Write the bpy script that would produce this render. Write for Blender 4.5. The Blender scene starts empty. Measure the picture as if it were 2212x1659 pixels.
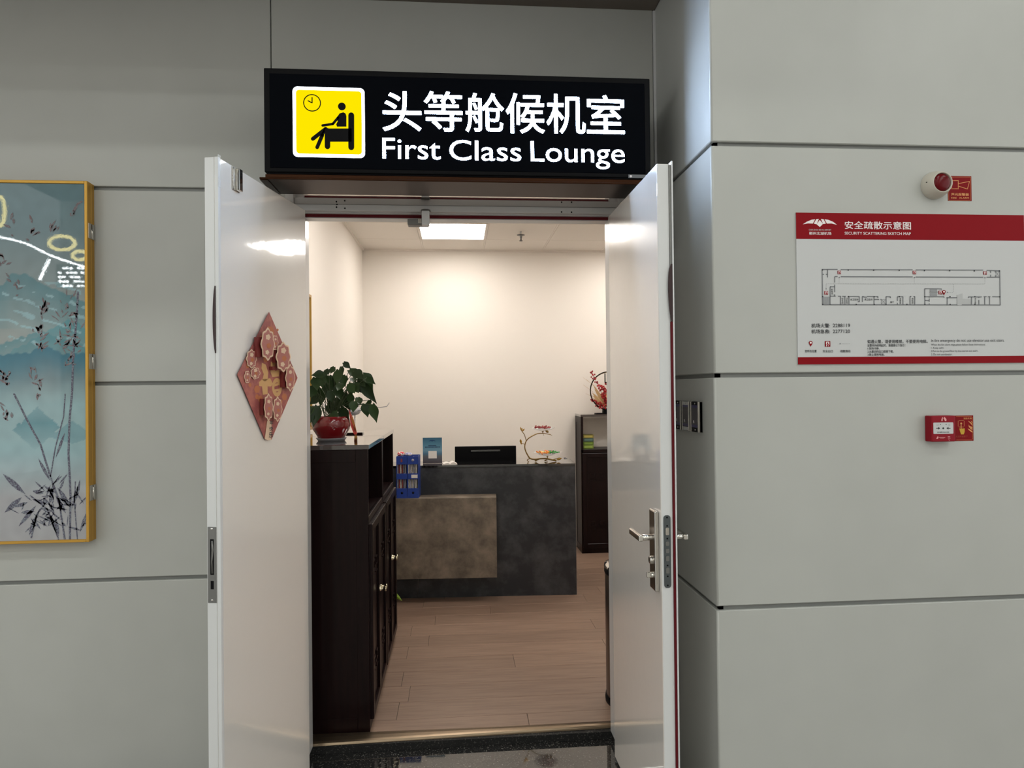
import bpy, bmesh, math, random
from mathutils import Vector, Matrix
random.seed(7)
PI = math.pi
sc = bpy.context.scene
C = sc.collection

# ------------------------------------------------------------------ camera
FPX, YAW, PITCH, ROLL, CAMD, CAMH = 1430.0, 0.0818151, 0.0074733, 0.0104641, 2.93695, 1.6
CX, CY = 1106.0, 829.5
_f = Vector((math.sin(YAW)*math.cos(PITCH), math.cos(YAW)*math.cos(PITCH), math.sin(PITCH)))
_r0 = Vector((math.cos(YAW), -math.sin(YAW), 0)); _d0 = _f.cross(_r0)
_r = math.cos(ROLL)*_r0 + math.sin(ROLL)*_d0
_d = -math.sin(ROLL)*_r0 + math.cos(ROLL)*_d0
CAM = Vector((0, -CAMD, CAMH))
cd = bpy.data.cameras.new('camera'); cam = bpy.data.objects.new('camera', cd); C.objects.link(cam)
cd.sensor_width = 36; cd.lens = FPX/2212*36; cd.clip_start = .05; cd.clip_end = 100
cam.matrix_world = Matrix(((_r.x, -_d.x, -_f.x, CAM.x), (_r.y, -_d.y, -_f.y, CAM.y), (_r.z, -_d.z, -_f.z, CAM.z), (0, 0, 0, 1)))
sc.camera = cam
# ------------------------------------------------------------------ world, exposure
w = bpy.data.worlds.new('world'); sc.world = w; w.use_nodes = True
w.node_tree.nodes['Background'].inputs[0].default_value = (.81, .82, .80, 1)
w.node_tree.nodes['Background'].inputs[1].default_value = 1.7
sc.view_settings.view_transform = 'Standard'; sc.view_settings.look = 'None'
sc.view_settings.exposure = 0; sc.view_settings.gamma = 1
sc.view_settings.use_curve_mapping = False
sc.cycles.use_denoising = True
sc.cycles.max_bounces = 8; sc.cycles.sample_clamp_indirect = 6
HALL_E, ROOM_E, SIGN_E = 37.0, 17.0, 66.0      # lamp strengths: hall ceiling panels, lounge ceiling panels, sign letters

# ------------------------------------------------------------------ helpers
def ray(u, v):
    return (_r*((u-CX)/FPX) + _d*((v-CY)/FPX) + _f)
def at(u, v, axis, val):
    d = ray(u, v); t = (val-CAM[axis])/d[axis]; return CAM + d*t
def on_plane(u, v, p, n):
    d = ray(u, v); return CAM + d*((p-CAM).dot(n)/d.dot(n))
def lin(c): return c/12.92 if c <= .04045 else ((c+.055)/1.055)**2.4
def rgb(r, g, b): return (lin(r/255), lin(g/255), lin(b/255), 1)

def mat(name, col, rough=.5, metal=0, coat=0, spec=None, emit=None, estr=0, noise=None, bump=None, trans=0, ior=None, alpha=1, rnd=0, stretch=None):
    m = bpy.data.materials.new(name); m.use_nodes = True; nt = m.node_tree; b = nt.nodes['Principled BSDF']
    b.inputs['Base Color'].default_value = col; b.inputs['Roughness'].default_value = rough
    b.inputs['Metallic'].default_value = metal; b.inputs['Coat Weight'].default_value = coat
    b.inputs['Coat Roughness'].default_value = .05
    if spec is not None: b.inputs['Specular IOR Level'].default_value = spec
    if ior: b.inputs['IOR'].default_value = ior
    if trans: b.inputs['Transmission Weight'].default_value = trans
    if alpha < 1: b.inputs['Alpha'].default_value = alpha
    if emit: b.inputs['Emission Color'].default_value = emit; b.inputs['Emission Strength'].default_value = estr
    tc = nt.nodes.new('ShaderNodeTexCoord')
    vec = tc.outputs['Object']
    if stretch:
        mp = nt.nodes.new('ShaderNodeMapping'); mp.inputs['Scale'].default_value = stretch
        nt.links.new(vec, mp.inputs[0]); vec = mp.outputs[0]
    src = None
    if noise:   # (scale, colour2, detail, lo, hi)
        n = nt.nodes.new('ShaderNodeTexNoise'); n.inputs['Scale'].default_value = noise[0]; n.inputs['Detail'].default_value = noise[2]
        n.inputs['Roughness'].default_value = .65
        nt.links.new(vec, n.inputs['Vector'])
        rp = nt.nodes.new('ShaderNodeValToRGB'); rp.color_ramp.elements[0].position = noise[3]; rp.color_ramp.elements[1].position = noise[4]
        rp.color_ramp.elements[0].color = col; rp.color_ramp.elements[1].color = noise[1]
        nt.links.new(n.outputs['Fac'], rp.inputs[0]); src = rp.outputs[0]
        nt.links.new(src, b.inputs['Base Color'])
    if rnd:
        oi = nt.nodes.new('ShaderNodeObjectInfo'); mr = nt.nodes.new('ShaderNodeMapRange')
        mr.inputs[3].default_value = 1-rnd; mr.inputs[4].default_value = 1+rnd
        nt.links.new(oi.outputs['Random'], mr.inputs[0])
        hv = nt.nodes.new('ShaderNodeHueSaturation'); hv.inputs['Color'].default_value = col
        if src: nt.links.new(src, hv.inputs['Color'])
        nt.links.new(mr.outputs[0], hv.inputs['Value']); nt.links.new(hv.outputs[0], b.inputs['Base Color'])
    if bump:    # (scale, strength)
        n2 = nt.nodes.new('ShaderNodeTexNoise'); n2.inputs['Scale'].default_value = bump[0]; n2.inputs['Detail'].default_value = 3
        nt.links.new(vec, n2.inputs['Vector'])
        bp = nt.nodes.new('ShaderNodeBump'); bp.inputs['Strength'].default_value = bump[1]; bp.inputs['Distance'].default_value = .002
        nt.links.new(n2.outputs['Fac'], bp.inputs['Height']); nt.links.new(bp.outputs[0], b.inputs['Normal'])
        if coat: nt.links.new(bp.outputs[0], b.inputs['Coat Normal'])
    return m
def emis(name, col, strength):
    m = bpy.data.materials.new(name); m.use_nodes = True; nt = m.node_tree
    nt.nodes.remove(nt.nodes['Principled BSDF']); e = nt.nodes.new('ShaderNodeEmission')
    e.inputs[0].default_value = col; e.inputs[1].default_value = strength
    nt.links.new(e.outputs[0], nt.nodes['Material Output'].inputs[0]); return m

def crv0(pts, n=6):
    P_ = [Vector(p) for p in pts]; out = []
    for i in range(len(P_)-1):
        p0, p1, p2, p3 = P_[max(i-1, 0)], P_[i], P_[i+1], P_[min(i+2, len(P_)-1)]
        for k_ in range(n):
            s_ = k_/n; out.append(.5*((2*p1)+(p2-p0)*s_+(2*p0-5*p1+4*p2-p3)*s_*s_+(3*p1-p0-3*p2+p3)*s_**3))
    return out+[P_[-1]]
class MB:
    """collects shapes; origin is subtracted so world coordinates become local"""
    def __init__(s, o=(0, 0, 0)): s.bm = bmesh.new(); s.o = Vector(o)
    def v(s, p): return s.bm.verts.new(Vector(p)-s.o)
    def box(s, x0, x1, y0, y1, z0, z1, bev=0, seg=2):
        if x0 > x1: x0, x1 = x1, x0
        if y0 > y1: y0, y1 = y1, y0
        if z0 > z1: z0, z1 = z1, z0
        vs = [s.v((x, y, z)) for x in (x0, x1) for y in (y0, y1) for z in (z0, z1)]
        fs = [(0, 1, 3, 2), (4, 6, 7, 5), (0, 4, 5, 1), (2, 3, 7, 6), (0, 2, 6, 4), (1, 5, 7, 3)]
        fs = [s.bm.faces.new([vs[i] for i in f]) for f in fs]
        if bev:
            es = list({e for f in fs for e in f.edges})
            bmesh.ops.bevel(s.bm, geom=es, offset=bev, segments=seg, affect='EDGES', profile=.5)
        return s
    def poly(s, pts, ext=None):
        """planar polygon of 3-D points, extruded by vector ext"""
        a = [s.v(p) for p in pts]
        try: s.bm.faces.new(a)
        except ValueError: return s
        if ext is not None:
            e = Vector(ext); b = [s.v(Vector(p)+e) for p in pts]
            s.bm.faces.new(list(reversed(b)))
            n = len(a)
            for i in range(n): s.bm.faces.new((a[i], b[i], b[(i+1) % n], a[(i+1) % n]))
        return s
    def tube(s, pts, r, seg=10, caps=True, flat=1.0):
        pts = [Vector(p) for p in pts]; n = len(pts); rs = r if isinstance(r, (list, tuple)) else [r]*n
        rings = []; up = None
        for i, p in enumerate(pts):
            t = (pts[min(i+1, n-1)]-pts[max(i-1, 0)]).normalized()
            if up is None:
                up = t.orthogonal().normalized()
            else:
                up = (up - t*up.dot(t))
                up = up.normalized() if up.length > 1e-6 else t.orthogonal().normalized()
            sd = t.cross(up)
            rings.append([s.v(p+(up*math.cos(2*PI*k/seg)*flat+sd*math.sin(2*PI*k/seg))*rs[i]) for k in range(seg)])
        for i in range(n-1):
            for k in range(seg):
                f = s.bm.faces.new((rings[i][k], rings[i][(k+1) % seg], rings[i+1][(k+1) % seg], rings[i+1][k])); f.smooth = True
        if caps:
            s.bm.faces.new(list(reversed(rings[0]))); s.bm.faces.new(rings[-1])
        return s
    def lathe(s, prof, c=(0, 0, 0), seg=32, axis=(0, 0, 1), smooth=True):
        c = Vector(c); ax = Vector(axis).normalized(); u = ax.orthogonal().normalized(); w_ = ax.cross(u)
        rings = []
        for r, z in prof:
            if r < 1e-6: rings.append([s.v(c+ax*z)])
            else: rings.append([s.v(c+ax*z+(u*math.cos(2*PI*k/seg)+w_*math.sin(2*PI*k/seg))*r) for k in range(seg)])
        for a, b in zip(rings[:-1], rings[1:]):
            for k in range(seg):
                k2 = (k+1) % seg
                if len(a) == 1 and len(b) == 1: continue
                if len(a) == 1: f = s.bm.faces.new((a[0], b[k2], b[k]))
                elif len(b) == 1: f = s.bm.faces.new((a[k], a[k2], b[0]))
                else: f = s.bm.faces.new((a[k], a[k2], b[k2], b[k]))
                f.smooth = smooth
        return s
    def ball(s, c, r, seg=12, sq=(1, 1, 1)):
        c = Vector(c); n = seg//2
        rings = []
        for i in range(n+1):
            th = PI*i/n
            if i in (0, n): rings.append([s.v(c+Vector((0, 0, math.cos(th)*r*sq[2])))])
            else: rings.append([s.v(c+Vector((math.sin(th)*math.cos(2*PI*k/seg)*r*sq[0], math.sin(th)*math.sin(2*PI*k/seg)*r*sq[1], math.cos(th)*r*sq[2]))) for k in range(seg)])
        for a, b in zip(rings[:-1], rings[1:]):
            for k in range(seg):
                k2 = (k+1) % seg
                if len(a) == 1: f = s.bm.faces.new((a[0], b[k], b[k2]))
                elif len(b) == 1: f = s.bm.faces.new((a[k], b[0], a[k2]))
                else: f = s.bm.faces.new((a[k], b[k], b[k2], a[k2]))
                f.smooth = True
        return s
    def text(s, st, O, U, V, bold=0.0):
        O, U, V = Vector(O), Vector(U), Vector(V)
        vs, fs, asp = text_geo(st)
        b = bold*V.length                       # stroke growth in metres: eight shifted copies
        sh = [(0, 0)] if not bold else [(b*math.cos(PI*k_/4), b*math.sin(PI*k_/4)) for k_ in range(8)]
        Un, Vn = U.normalized(), V.normalized(); U2, V2 = U-Un*2*b, V-Vn*2*b
        for i_, (dx, dy) in enumerate(sh):
            o = O+Un*(b+dx)+Vn*(b+dy)+Un.cross(Vn)*(2e-5*i_)
            nv = [s.v(o+U2*x+V2*y) for x, y in vs]
            for f in fs:
                try: s.bm.faces.new([nv[i] for i in f])
                except ValueError: pass
        return s
    def mesh(s, name):
        bmesh.ops.recalc_face_normals(s.bm, faces=s.bm.faces[:])
        me = bpy.data.meshes.new(name); s.bm.to_mesh(me); s.bm.free(); return me
    def build(s, name, m, parent=None):
        me = s.mesh(name); o = bpy.data.objects.new(name, me); C.objects.link(o)
        for x in (m if isinstance(m, list) else [m]): me.materials.append(x)
        if parent: o.parent = parent
        return o
_tc = {}
def text_geo(st):
    k = st
    if k in _tc: return _tc[k]
    cu = bpy.data.curves.new('lettering', 'FONT'); cu.body = st; cu.resolution_u = 4; cu.fill_mode = 'FRONT'
    ob = bpy.data.objects.new('lettering', cu); C.objects.link(ob)
    me = bpy.data.meshes.new_from_object(ob.evaluated_get(bpy.context.evaluated_depsgraph_get()))
    vs = [(v.co.x, v.co.y) for v in me.vertices]; fs = [list(p.vertices) for p in me.polygons]
    bpy.data.objects.remove(ob); bpy.data.curves.remove(cu); bpy.data.meshes.remove(me)
    x0 = min(v[0] for v in vs); x1 = max(v[0] for v in vs); y0 = min(v[1] for v in vs); y1 = max(v[1] for v in vs)
    vs = [((x-x0)/(x1-x0), (y-y0)/(y1-y0)) for x, y in vs]
    _tc[k] = (vs, fs, (x1-x0)/(y1-y0)); return _tc[k]

def tag(o, label=None, cat=None, group=None, kind=None):
    if label: o['label'] = label
    if cat: o['category'] = cat
    if group: o['group'] = group
    if kind: o['kind'] = kind
    return o
def thing(name, label, cat, loc=(0, 0, 0), rotz=0, group=None, kind=None):
    o = bpy.data.objects.new(name, None); C.objects.link(o); o.empty_display_size = .05
    o.location = loc; o.rotation_euler = (0, 0, rotz); return tag(o, label, cat, group, kind)
def copy_tree(o, parent=None):
    c = o.copy(); C.objects.link(c); c.parent = parent
    for ch in list(o.children): copy_tree(ch, c)
    return c
def inst(name, me, parent, loc=(0, 0, 0), m=None):
    o = bpy.data.objects.new(name, me); C.objects.link(o); o.parent = parent; o.location = loc
    return o

# ------------------------------------------------------------------ materials
M = {}
M['panel'] = mat('panel grey', rgb(171, 172, 168), .38, bump=(900, .06), noise=(3, rgb(175, 176, 172), 2, .3, .7))
M['channel'] = mat('channel grey', rgb(120, 122, 120), .4)
M['door'] = mat('door gloss white', rgb(220, 216, 211), .22, coat=1, bump=(14, .12))
M['door'].node_tree.nodes['Principled BSDF'].inputs['Coat IOR'].default_value = 1.85
M['dooredge'] = mat('door edge white', rgb(205, 206, 207), .35, coat=.3)
M['frame'] = mat('frame white', rgb(190, 190, 190), .3, coat=.3)
M['seal'] = mat('seal red', rgb(88, 8, 20), .55, spec=.2)
M['sealdark'] = mat('seal dark', rgb(38, 6, 10), .5)
M['steel'] = mat('steel', rgb(190, 186, 180), .22, 1, stretch=(1, 1, 40), bump=(60, .05))
M['chrome'] = mat('chrome', rgb(215, 212, 206), .1, 1)
M['steeldull'] = mat('steel dull', rgb(120, 120, 118), .4, .8)
M['mirror'] = mat('mirror steel', rgb(188, 178, 170), .05, 1)
M['bronze'] = mat('bronze steel', rgb(50, 31, 21), .36, 1, stretch=(1, 30, 30), bump=(40, .05))
M['black'] = mat('black', rgb(8, 8, 11), .5, spec=.1)
M['blackgloss'] = mat('black gloss', rgb(10, 10, 12), .06, coat=1, ior=1.6)
M['signblack'] = mat('sign face', rgb(5, 7, 13), .4, spec=.02)
M['white'] = mat('plaster white', rgb(238, 232, 224), .7)
M['ceil'] = mat('ceiling tile', rgb(236, 230, 222), .8, bump=(300, .1))
M['granite'] = mat('granite', rgb(34, 34, 34), .035, ior=1.75, noise=(120, rgb(112, 110, 105), 4, .57, .67))
M['plank'] = mat('plank', rgb(140, 116, 100), .42, stretch=(.7, 9, 1), noise=(4, rgb(112, 90, 77), 8, .42, .75), rnd=.07)
M['thresh'] = mat('threshold metal', rgb(132, 115, 95), .34, .9)
M['wood'] = mat('dark wood', rgb(26, 11, 11), .4, coat=.12, spec=.12, stretch=(8, 8, .6), noise=(6, rgb(16, 6, 7), 6, .35, .7))
M['woodtop'] = mat('polished wood', rgb(36, 17, 17), .08, coat=1, ior=1.7, stretch=(8, 8, .6), noise=(6, rgb(24, 10, 11), 6, .35, .7))
M['stone_dark'] = mat('dark stone', rgb(33, 35, 40), .4, noise=(5.5, rgb(82, 83, 86), 14, .44, .8))
M['stone_tan'] = mat('tan stone', rgb(86, 77, 67), .45, noise=(6, rgb(144, 130, 114), 14, .36, .72))
M['gold'] = mat('gold', rgb(186, 146, 72), .3, .9)
M['goldframe'] = mat('gold frame', rgb(190, 146, 62), .38, .55)
M['brass'] = mat('brass', rgb(140, 112, 62), .35, .9)
M['red'] = mat('print red', rgb(130, 0, 15), .6, spec=.15)
M['redbox'] = mat('red plastic', rgb(132, 4, 26), .4, spec=.2)
M['redlens'] = mat('red lens', rgb(92, 2, 12), .22, spec=.2)
M['boardwhite'] = mat('board white', rgb(192, 193, 194), .5, spec=.3)
M['ink'] = mat('ink', rgb(40, 42, 46), .6)
M['greyink'] = mat('grey ink', rgb(110, 112, 116), .6)
M['paleink'] = mat('pale ink', rgb(188, 188, 188), .6)
M['whiteink'] = mat('white ink', rgb(232, 225, 225), .5)
M['goldink'] = mat('gold ink', rgb(216, 150, 90), .5)
M['yellowink'] = mat('yellow ink', rgb(190, 150, 30), .5)
M['ivory'] = mat('ivory plastic', rgb(188, 182, 170), .45)
M['letters'] = emis('sign letters', (.55, .72, 1, 1), SIGN_E)
M['signyellow'] = emis('sign yellow', (1, .80, .0, 1), 1.0)
M['signwhite'] = emis('sign white border', (.85, .93, 1, 1), SIGN_E*.12)
M['diffuser'] = emis('lamp diffuser', (1, .94, .87, 1), ROOM_E)
M['halllamp'] = emis('hall lamp', (.97, 1, .94, 1), HALL_E)
M['leaf'] = mat('pothos leaf', rgb(30, 52, 22), .4, spec=.3, rnd=.35, noise=(14, rgb(42, 68, 26), 3, .3, .8))
M['leafpale'] = mat('pale leaf', rgb(130, 160, 40), .4)
M['stem'] = mat('stem', rgb(52, 66, 34), .6)
M['pot'] = mat('red glaze', rgb(122, 14, 22), .15, coat=.8)
M['greyplastic'] = mat('grey plastic', rgb(150, 150, 155), .4)
M['blueplastic'] = mat('blue plastic', rgb(38, 62, 140), .35)
M['paper'] = mat('paper', rgb(225, 220, 214), .7)
M['paperred'] = mat('paper red', rgb(120, 50, 52), .7)
M['papergrey'] = mat('paper grey', rgb(150, 150, 165), .7)
M['glass'] = mat('glass dish', rgb(235, 235, 235), .06, ior=1.5, alpha=.22)
M['acrylic'] = mat('clear acrylic', rgb(235, 240, 240), .03, ior=1.45, alpha=.15)

# ------------------------------------------------------------------ the hall wall (panels), pillar, soffit
HF = -.035
Z = [-.05, .8177, 1.6481, 2.4793, 3.313]; GAP = .0155
PD, PX = .6405, .9116
SEAM = -.7942
XL = -3.6
def wall_box(mb, x0, x1, y0, y1, z0, z1): mb.box(x0, x1, y0, y1, z0, z1)
mb = MB()
mb.box(XL, -.735, .014, .03, HF, 3.32).box(-.735, .765, .014, .03, 2.42, 3.32).box(.765, PX+.1, .014, .03, HF, 3.32)
wl = tag(mb.build('wall_left', M['channel']), 'grey metal panelled wall around the lounge doorway', 'wall', kind='structure')
def panel(x0, x1, z0, z1, parent):
    MB().box(x0, x1, 0, .0155, z0, z1, .0035, 3).build('panel', M['panel'], parent)
for i in range(4):
    z0, z1 = Z[i], Z[i+1]-GAP
    if i < 3:
        panel(XL, -1.95, z0, z1, wl); panel(-1.945, -.735, z0, z1, wl); panel(.765, PX-.012, z0, z1, wl)
    else:
        panel(XL, SEAM-.002, z0, z1+.02, wl); panel(SEAM+.002, PX-.012, z0, z1+.02, wl)
MB().box(PX-.011, PX+.002, -.006, .014, 0, 3.313, .001).build('corner_strip', M['dooredge'], wl)
# pillar: folded panels with a rounded outer corner
XR = 4.2
mb = MB(); mb.box(PX+.014, XR, -PD+.014, -PD+.03, HF, 4.3).box(PX+.014, PX+.03, -PD+.014, .03, HF, 4.3)
wp = tag(mb.build('wall_pillar', M['channel']), 'projecting pillar of grey metal panels right of the doorway', 'wall', kind='structure')
def fold(z0, z1, parent):
    R_ = .008; prof = [(PX, .012), (PX, -PD+R_)]
    for k in range(1, 6):
        a = PI/2*k/6; prof.append((PX+R_-R_*math.cos(a), -PD+R_-R_*math.sin(a)))
    prof += [(PX+R_, -PD), (XR, -PD)]
    inner = [(XR, -PD+.0135), (PX+.0135, -PD+.0135), (PX+.0135, .012)]
    m_ = MB(); b = .003
    ring = prof+inner; n = len(ring); loops = []
    cx_, cy_ = PX+.3, -PD+.3
    for dz, sh in ((0, b), (b, 0), (z1-z0-b, 0), (z1-z0, b)):
        row = []
        for i_, (x, y) in enumerate(ring):
            ox = oy = 0
            if sh and i_ < len(prof):
                if i_ <= 1: ox = sh
                elif i_ >= len(prof)-2: oy = sh
                else: ox = oy = sh*.7
            row.append(m_.v((x+ox, y+oy, z0+dz)))
        loops.append(row)
    for a_, b_ in zip(loops[:-1], loops[1:]):
        for i_ in range(n):
            f = m_.bm.faces.new((a_[i_], a_[(i_+1) % n], b_[(i_+1) % n], b_[i_])); f.smooth = 1 <= i_ <= 6
    m_.bm.faces.new(list(reversed(loops[0]))); m_.bm.faces.new(loops[-1])
    m_.build('panel', M['panel'], parent)
for i in range(5):
    z0 = Z[i] if i < 4 else Z[4]; z1 = (Z[i+1] if i < 4 else 4.32)-GAP
    if i == 3: z1 = 4.31
    if i == 4: break
    fold(z0, z1, wp)
tag(MB().box(XL, PX-.002, -1.25, .03, 3.316, 3.40).build('trim_1', mat('soffit', rgb(108, 98, 90), .6)), 'dark soffit over the doorway wall', 'soffit', kind='structure')  # real soffit; its unseen front part is extended to shade the top panel row

# ------------------------------------------------------------------ hall floor, ceiling, far wall, hall lamps
M['palegranite'] = mat('pale granite', rgb(146, 142, 136), .08, ior=1.5, noise=(120, rgb(96, 92, 86), 4, .56, .70))
fl = tag(MB().box(-9, 9, -13, -.139, HF-.05, HF, .001, 1).build('floor', M['palegranite']), 'pale polished granite floor of the hall', 'floor', kind='structure')
MB().box(-9, 9, -.137, .117, HF-.05, HF, .001, 1).build('granite_strip', M['granite'], fl)
tag(MB().box(-9, 9, -13, -PD-.01, 6.0, 6.1).build('ceiling', mat('hall ceiling', rgb(96, 98, 98), .8)), 'grey ceiling high over the hall', 'ceiling', kind='structure')
tag(MB().box(-9, 9, -13.1, -13, HF, 6.0).build('wall_back', M['white']), 'white far wall of the hall', 'wall', kind='structure')
tag(MB().box(XL, PX-.002, -1.25, -1.23, 3.40, 6.0).build('wall_upper', M['panel']), 'grey upper wall over the soffit', 'wall', kind='structure')
k = 0
for y in (-3.6, -6.2, -8.8, -11.4):
    for x in (-5.4, -1.8, 1.8, 5.4):
        t = thing('ceiling_light', 'long white ceiling lamp high over the hall', 'ceiling light', (x, y, 6.0), 0, 'hall ceiling lamps')
        MB().box(-.62, .62, -.17, .17, -.05, 0, .01).build('housing', M['dooredge'], t)
        MB().box(-.6, .6, -.15, .15, -.055, -.05).build('diffuser', M['halllamp'], t)

# ------------------------------------------------------------------ lounge room shell
RXL, RXR, RY0, RY1, RZ = -.93, 3.27, .2, 3.72, 3.0
tag(MB().box(RXL-.1, RXL, .03, RY1+.1, 0, 3.1).build('wall_lounge_left', M['white']), 'white plaster left wall of the lounge', 'wall', kind='structure')
tag(MB().box(RXL, RXR, RY1, RY1+.1, 0, 3.1).build('wall_lounge_back', M['white']), 'white plaster back wall behind the reception desk', 'wall', kind='structure')
tag(MB().box(RXR, RXR+.1, .03, RY1+.1, 0, 3.1).build('wall_lounge_right', M['white']), 'white plaster right wall of the lounge', 'wall', kind='structure')
mb = MB(); mb.box(RXL, -.735, .03, RY0, 0, 3.1).box(-.735, .765, .03, RY0, 2.42, 3.1).box(.765, RXR, .03, RY0, 0, 3.1)
tag(mb.build('wall_lounge_front', M['white']), 'white plaster wall around the doorway inside the lounge', 'wall', kind='structure')
# ceiling: slab, T grid, tiles, lamps
cl = tag(MB().box(RXL, RXR, RY0, RY1, RZ+.012, RZ+.1).build('ceiling_lounge', M['ceil']), 'suspended white tile ceiling of the lounge', 'ceiling', kind='structure')
ys = [3.72, 3.24, 2.64, 2.04, 1.44, .84, .24, .2]; xs = [-.93+.6*i for i in range(8)]
tile_mesh = {}
LAMPS = {(1, 1), (4, 1), (1, 4), (4, 4)}
for j in range(len(ys)-1):
    y1, y0 = ys[j], ys[j+1]
    if y1-y0 < .1: continue
    for i in range(7):
        if (i, j) in LAMPS: continue
        kx = round(y1-y0, 3)
        if kx not in tile_mesh:
            me = MB().box(.008, .592, .008, kx-.008, 0, .012, .002, 1).mesh('ceiling_tile'); me.materials.append(M['ceil']); tile_mesh[kx] = me
        inst('ceiling_tile', tile_mesh[kx], cl, (xs[i], y0, RZ))
mb = MB()
for x in xs: mb.box(x-.007, x+.007, RY0, RY1, RZ+.001, RZ+.012)
for y in ys: mb.box(RXL, RXR, y-.007, y+.007, RZ+.001, RZ+.012)
mb.build('grid', M['white'], cl)
mb = MB(); mb.box(RXL, RXL+.018, RY0, RY1, RZ-.016, RZ).box(RXL, RXR, RY1-.018, RY1, RZ-.016, RZ)
mb.build('edge_angle', M['white'], cl)
first = None
for (i, j) in sorted(LAMPS):
    if first is None:
        first = thing('panel_light', '', 'ceiling light', (0, 0, 0), 0, 'lounge ceiling panel lights')
        mb = MB(); mb.box(.004, .018, .004, .596, -.004, .01).box(.582, .596, .004, .596, -.004, .01).box(.018, .582, .004, .018, -.004, .01).box(.018, .582, .582, .596, -.004, .01)
        mb.build('frame', M['white'], first)
        MB().box(.018, .582, .018, .582, -.001, .006).build('diffuser', M['diffuser'], first)
        t = first
    else: t = copy_tree(first)
    t.location = (xs[i], ys[j+1], RZ)
    t['label'] = 'square glowing ceiling panel light seen over the reception desk' if (i, j) == (1, 1) else 'square lounge ceiling panel light out of direct view'
# sprinkler
t = thing('sprinkler', 'small metal sprinkler head on the lounge ceiling', 'sprinkler', (.573, 2.914, RZ))
MB().lathe([(.009, 0), (.008, -.03)], seg=16).build('drop', M['dooredge'], t)
MB().lathe([(0, -.028), (.034, -.030), (.036, -.034), (.018, -.04), (0, -.04)], seg=24).build('escutcheon', M['steeldull'], t)
MB().lathe([(.010, -.038), (.010, -.058), (.007, -.062), (.007, -.078), (.016, -.082), (.016, -.086), (0, -.088)], seg=16).build('nozzle', M['steeldull'], t)
# plank floor
lf = tag(MB().box(RXL, RXR, .2005, RY1, -.05, -.001).build('floor_lounge', mat('subfloor', rgb(62, 50, 43), .8)), 'brown wood-look plank floor of the lounge', 'floor', kind='structure')
PW, PL = .183, 1.22
me = MB().box(.0011, PL-.0011, .0007, PW-.0007, -.004, .002, .0008, 1).mesh('plank'); me.materials.append(M['plank'])
row = 0; y = .135
JX = {0: (1141, 1556), 1: (861, 1529), 3: (871, 1460), 4: (1109, 1420), 5: (882, 1402), 7: (890, 1357)}
offs = [.38, .92, .55, .15, .75, .3, 1.0, .6]
while y < RY1-.02:
    xj = at(*JX[row], 2, 0).x if row in JX else [1.05, -1.0, .95, 1.1, -.95, .98, 1.02, .9][row % 8]
    x = xj-PL*math.ceil((xj-RXL)/PL)
    y0_ = max(y, .205)
    while x < RXR:
        a, b = max(x, RXL), min(x+PL, RXR)
        yb = min(y+PW, RY1)
        if b-a > .05:
            if b-a > PL-.01 and yb-y0_ > PW-.01: inst('plank', me, lf, (x, y, 0))
            else: 
                o = MB().box(.0011, b-a-.0011, .0007, yb-y0_-.0007, -.004, .002, .0008, 1).build('plank', M['plank'], lf); o.location = (a, y0_, 0)
        x += PL
    y += PW; row += 1
# threshold bar
mb = MB()
prof = [(0, -.002), (.05, .007), (.17, .0115), (.5, .0135), (.8, .012), (.95, .006), (1, .001)]     # share of the way from front to back, height
FB = ((-.735, .121, .224), (.765, .147, .181))
for (ka, za), (kb, zb) in zip(prof[:-1], prof[1:]):
    (xa, f0, b0), (xb, f1, b1) = FB
    mb.poly([(xa, f0+(b0-f0)*ka, za), (xb, f1+(b1-f1)*ka, za), (xb, f1+(b1-f1)*kb, zb), (xa, f0+(b0-f0)*kb, zb)])
tag(MB().box(-.735, .765, .1172, .2, HF-.05, -.0025, .001).build('trim_4', mat('honed granite', rgb(30, 30, 30), .6, spec=.2, noise=(120, rgb(96, 94, 90), 4, .57, .67))), 'dark granite step edge under the threshold bar', 'step', kind='structure')
tag(mb.build('trim_2', M['thresh']), 'brushed metal threshold bar across the doorway', 'threshold', kind='structure')

# ------------------------------------------------------------------ door frame, canopy, sign
ZS = 2.414
fr = tag(MB().box(-.735, -.70, -.01, .03, HF, ZS, .002).build('trim_3', M['frame']), 'white door frame with red seal and holes in its head', 'door frame', kind='structure')
MB().box(.73, .765, -.01, .03, HF, ZS, .002).build('jamb', M['frame'], fr)
MB().box(-.71, -.665, .03, .118, 0, 2.385, .002).build('jamb', M['frame'], fr)
MB().box(.695, .74, .03, .118, 0, 2.385, .002).build('jamb', M['frame'], fr)
MB().box(-.70, .73, 0, .03, 2.386, ZS, .002).build('head', M['frame'], fr)
MB().box(-.70, .73, .03, .118, 2.383, ZS).build('head', M['frame'], fr)
MB().box(-.70, .73, .058, .118, 2.368, 2.3835, .0015).build('stop', M['frame'], fr)
MB().box(-.69, .72, .046, .0585, 2.371, 2.3838, .003).build('seal', M['seal'], fr)
for (u, v) in ((727, 447.5), (745, 450), (728, 441.5)[:2], (1213, 458), (1234.5, 458.5)):
    p = at(u, v, 1, 0); MB().lathe([(0, -.001), (.0035, -.001), (.0035, .004)], (p.x, 0, p.z), 10, (0, 1, 0)).build('screw_hole', M['black'], fr)
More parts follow.
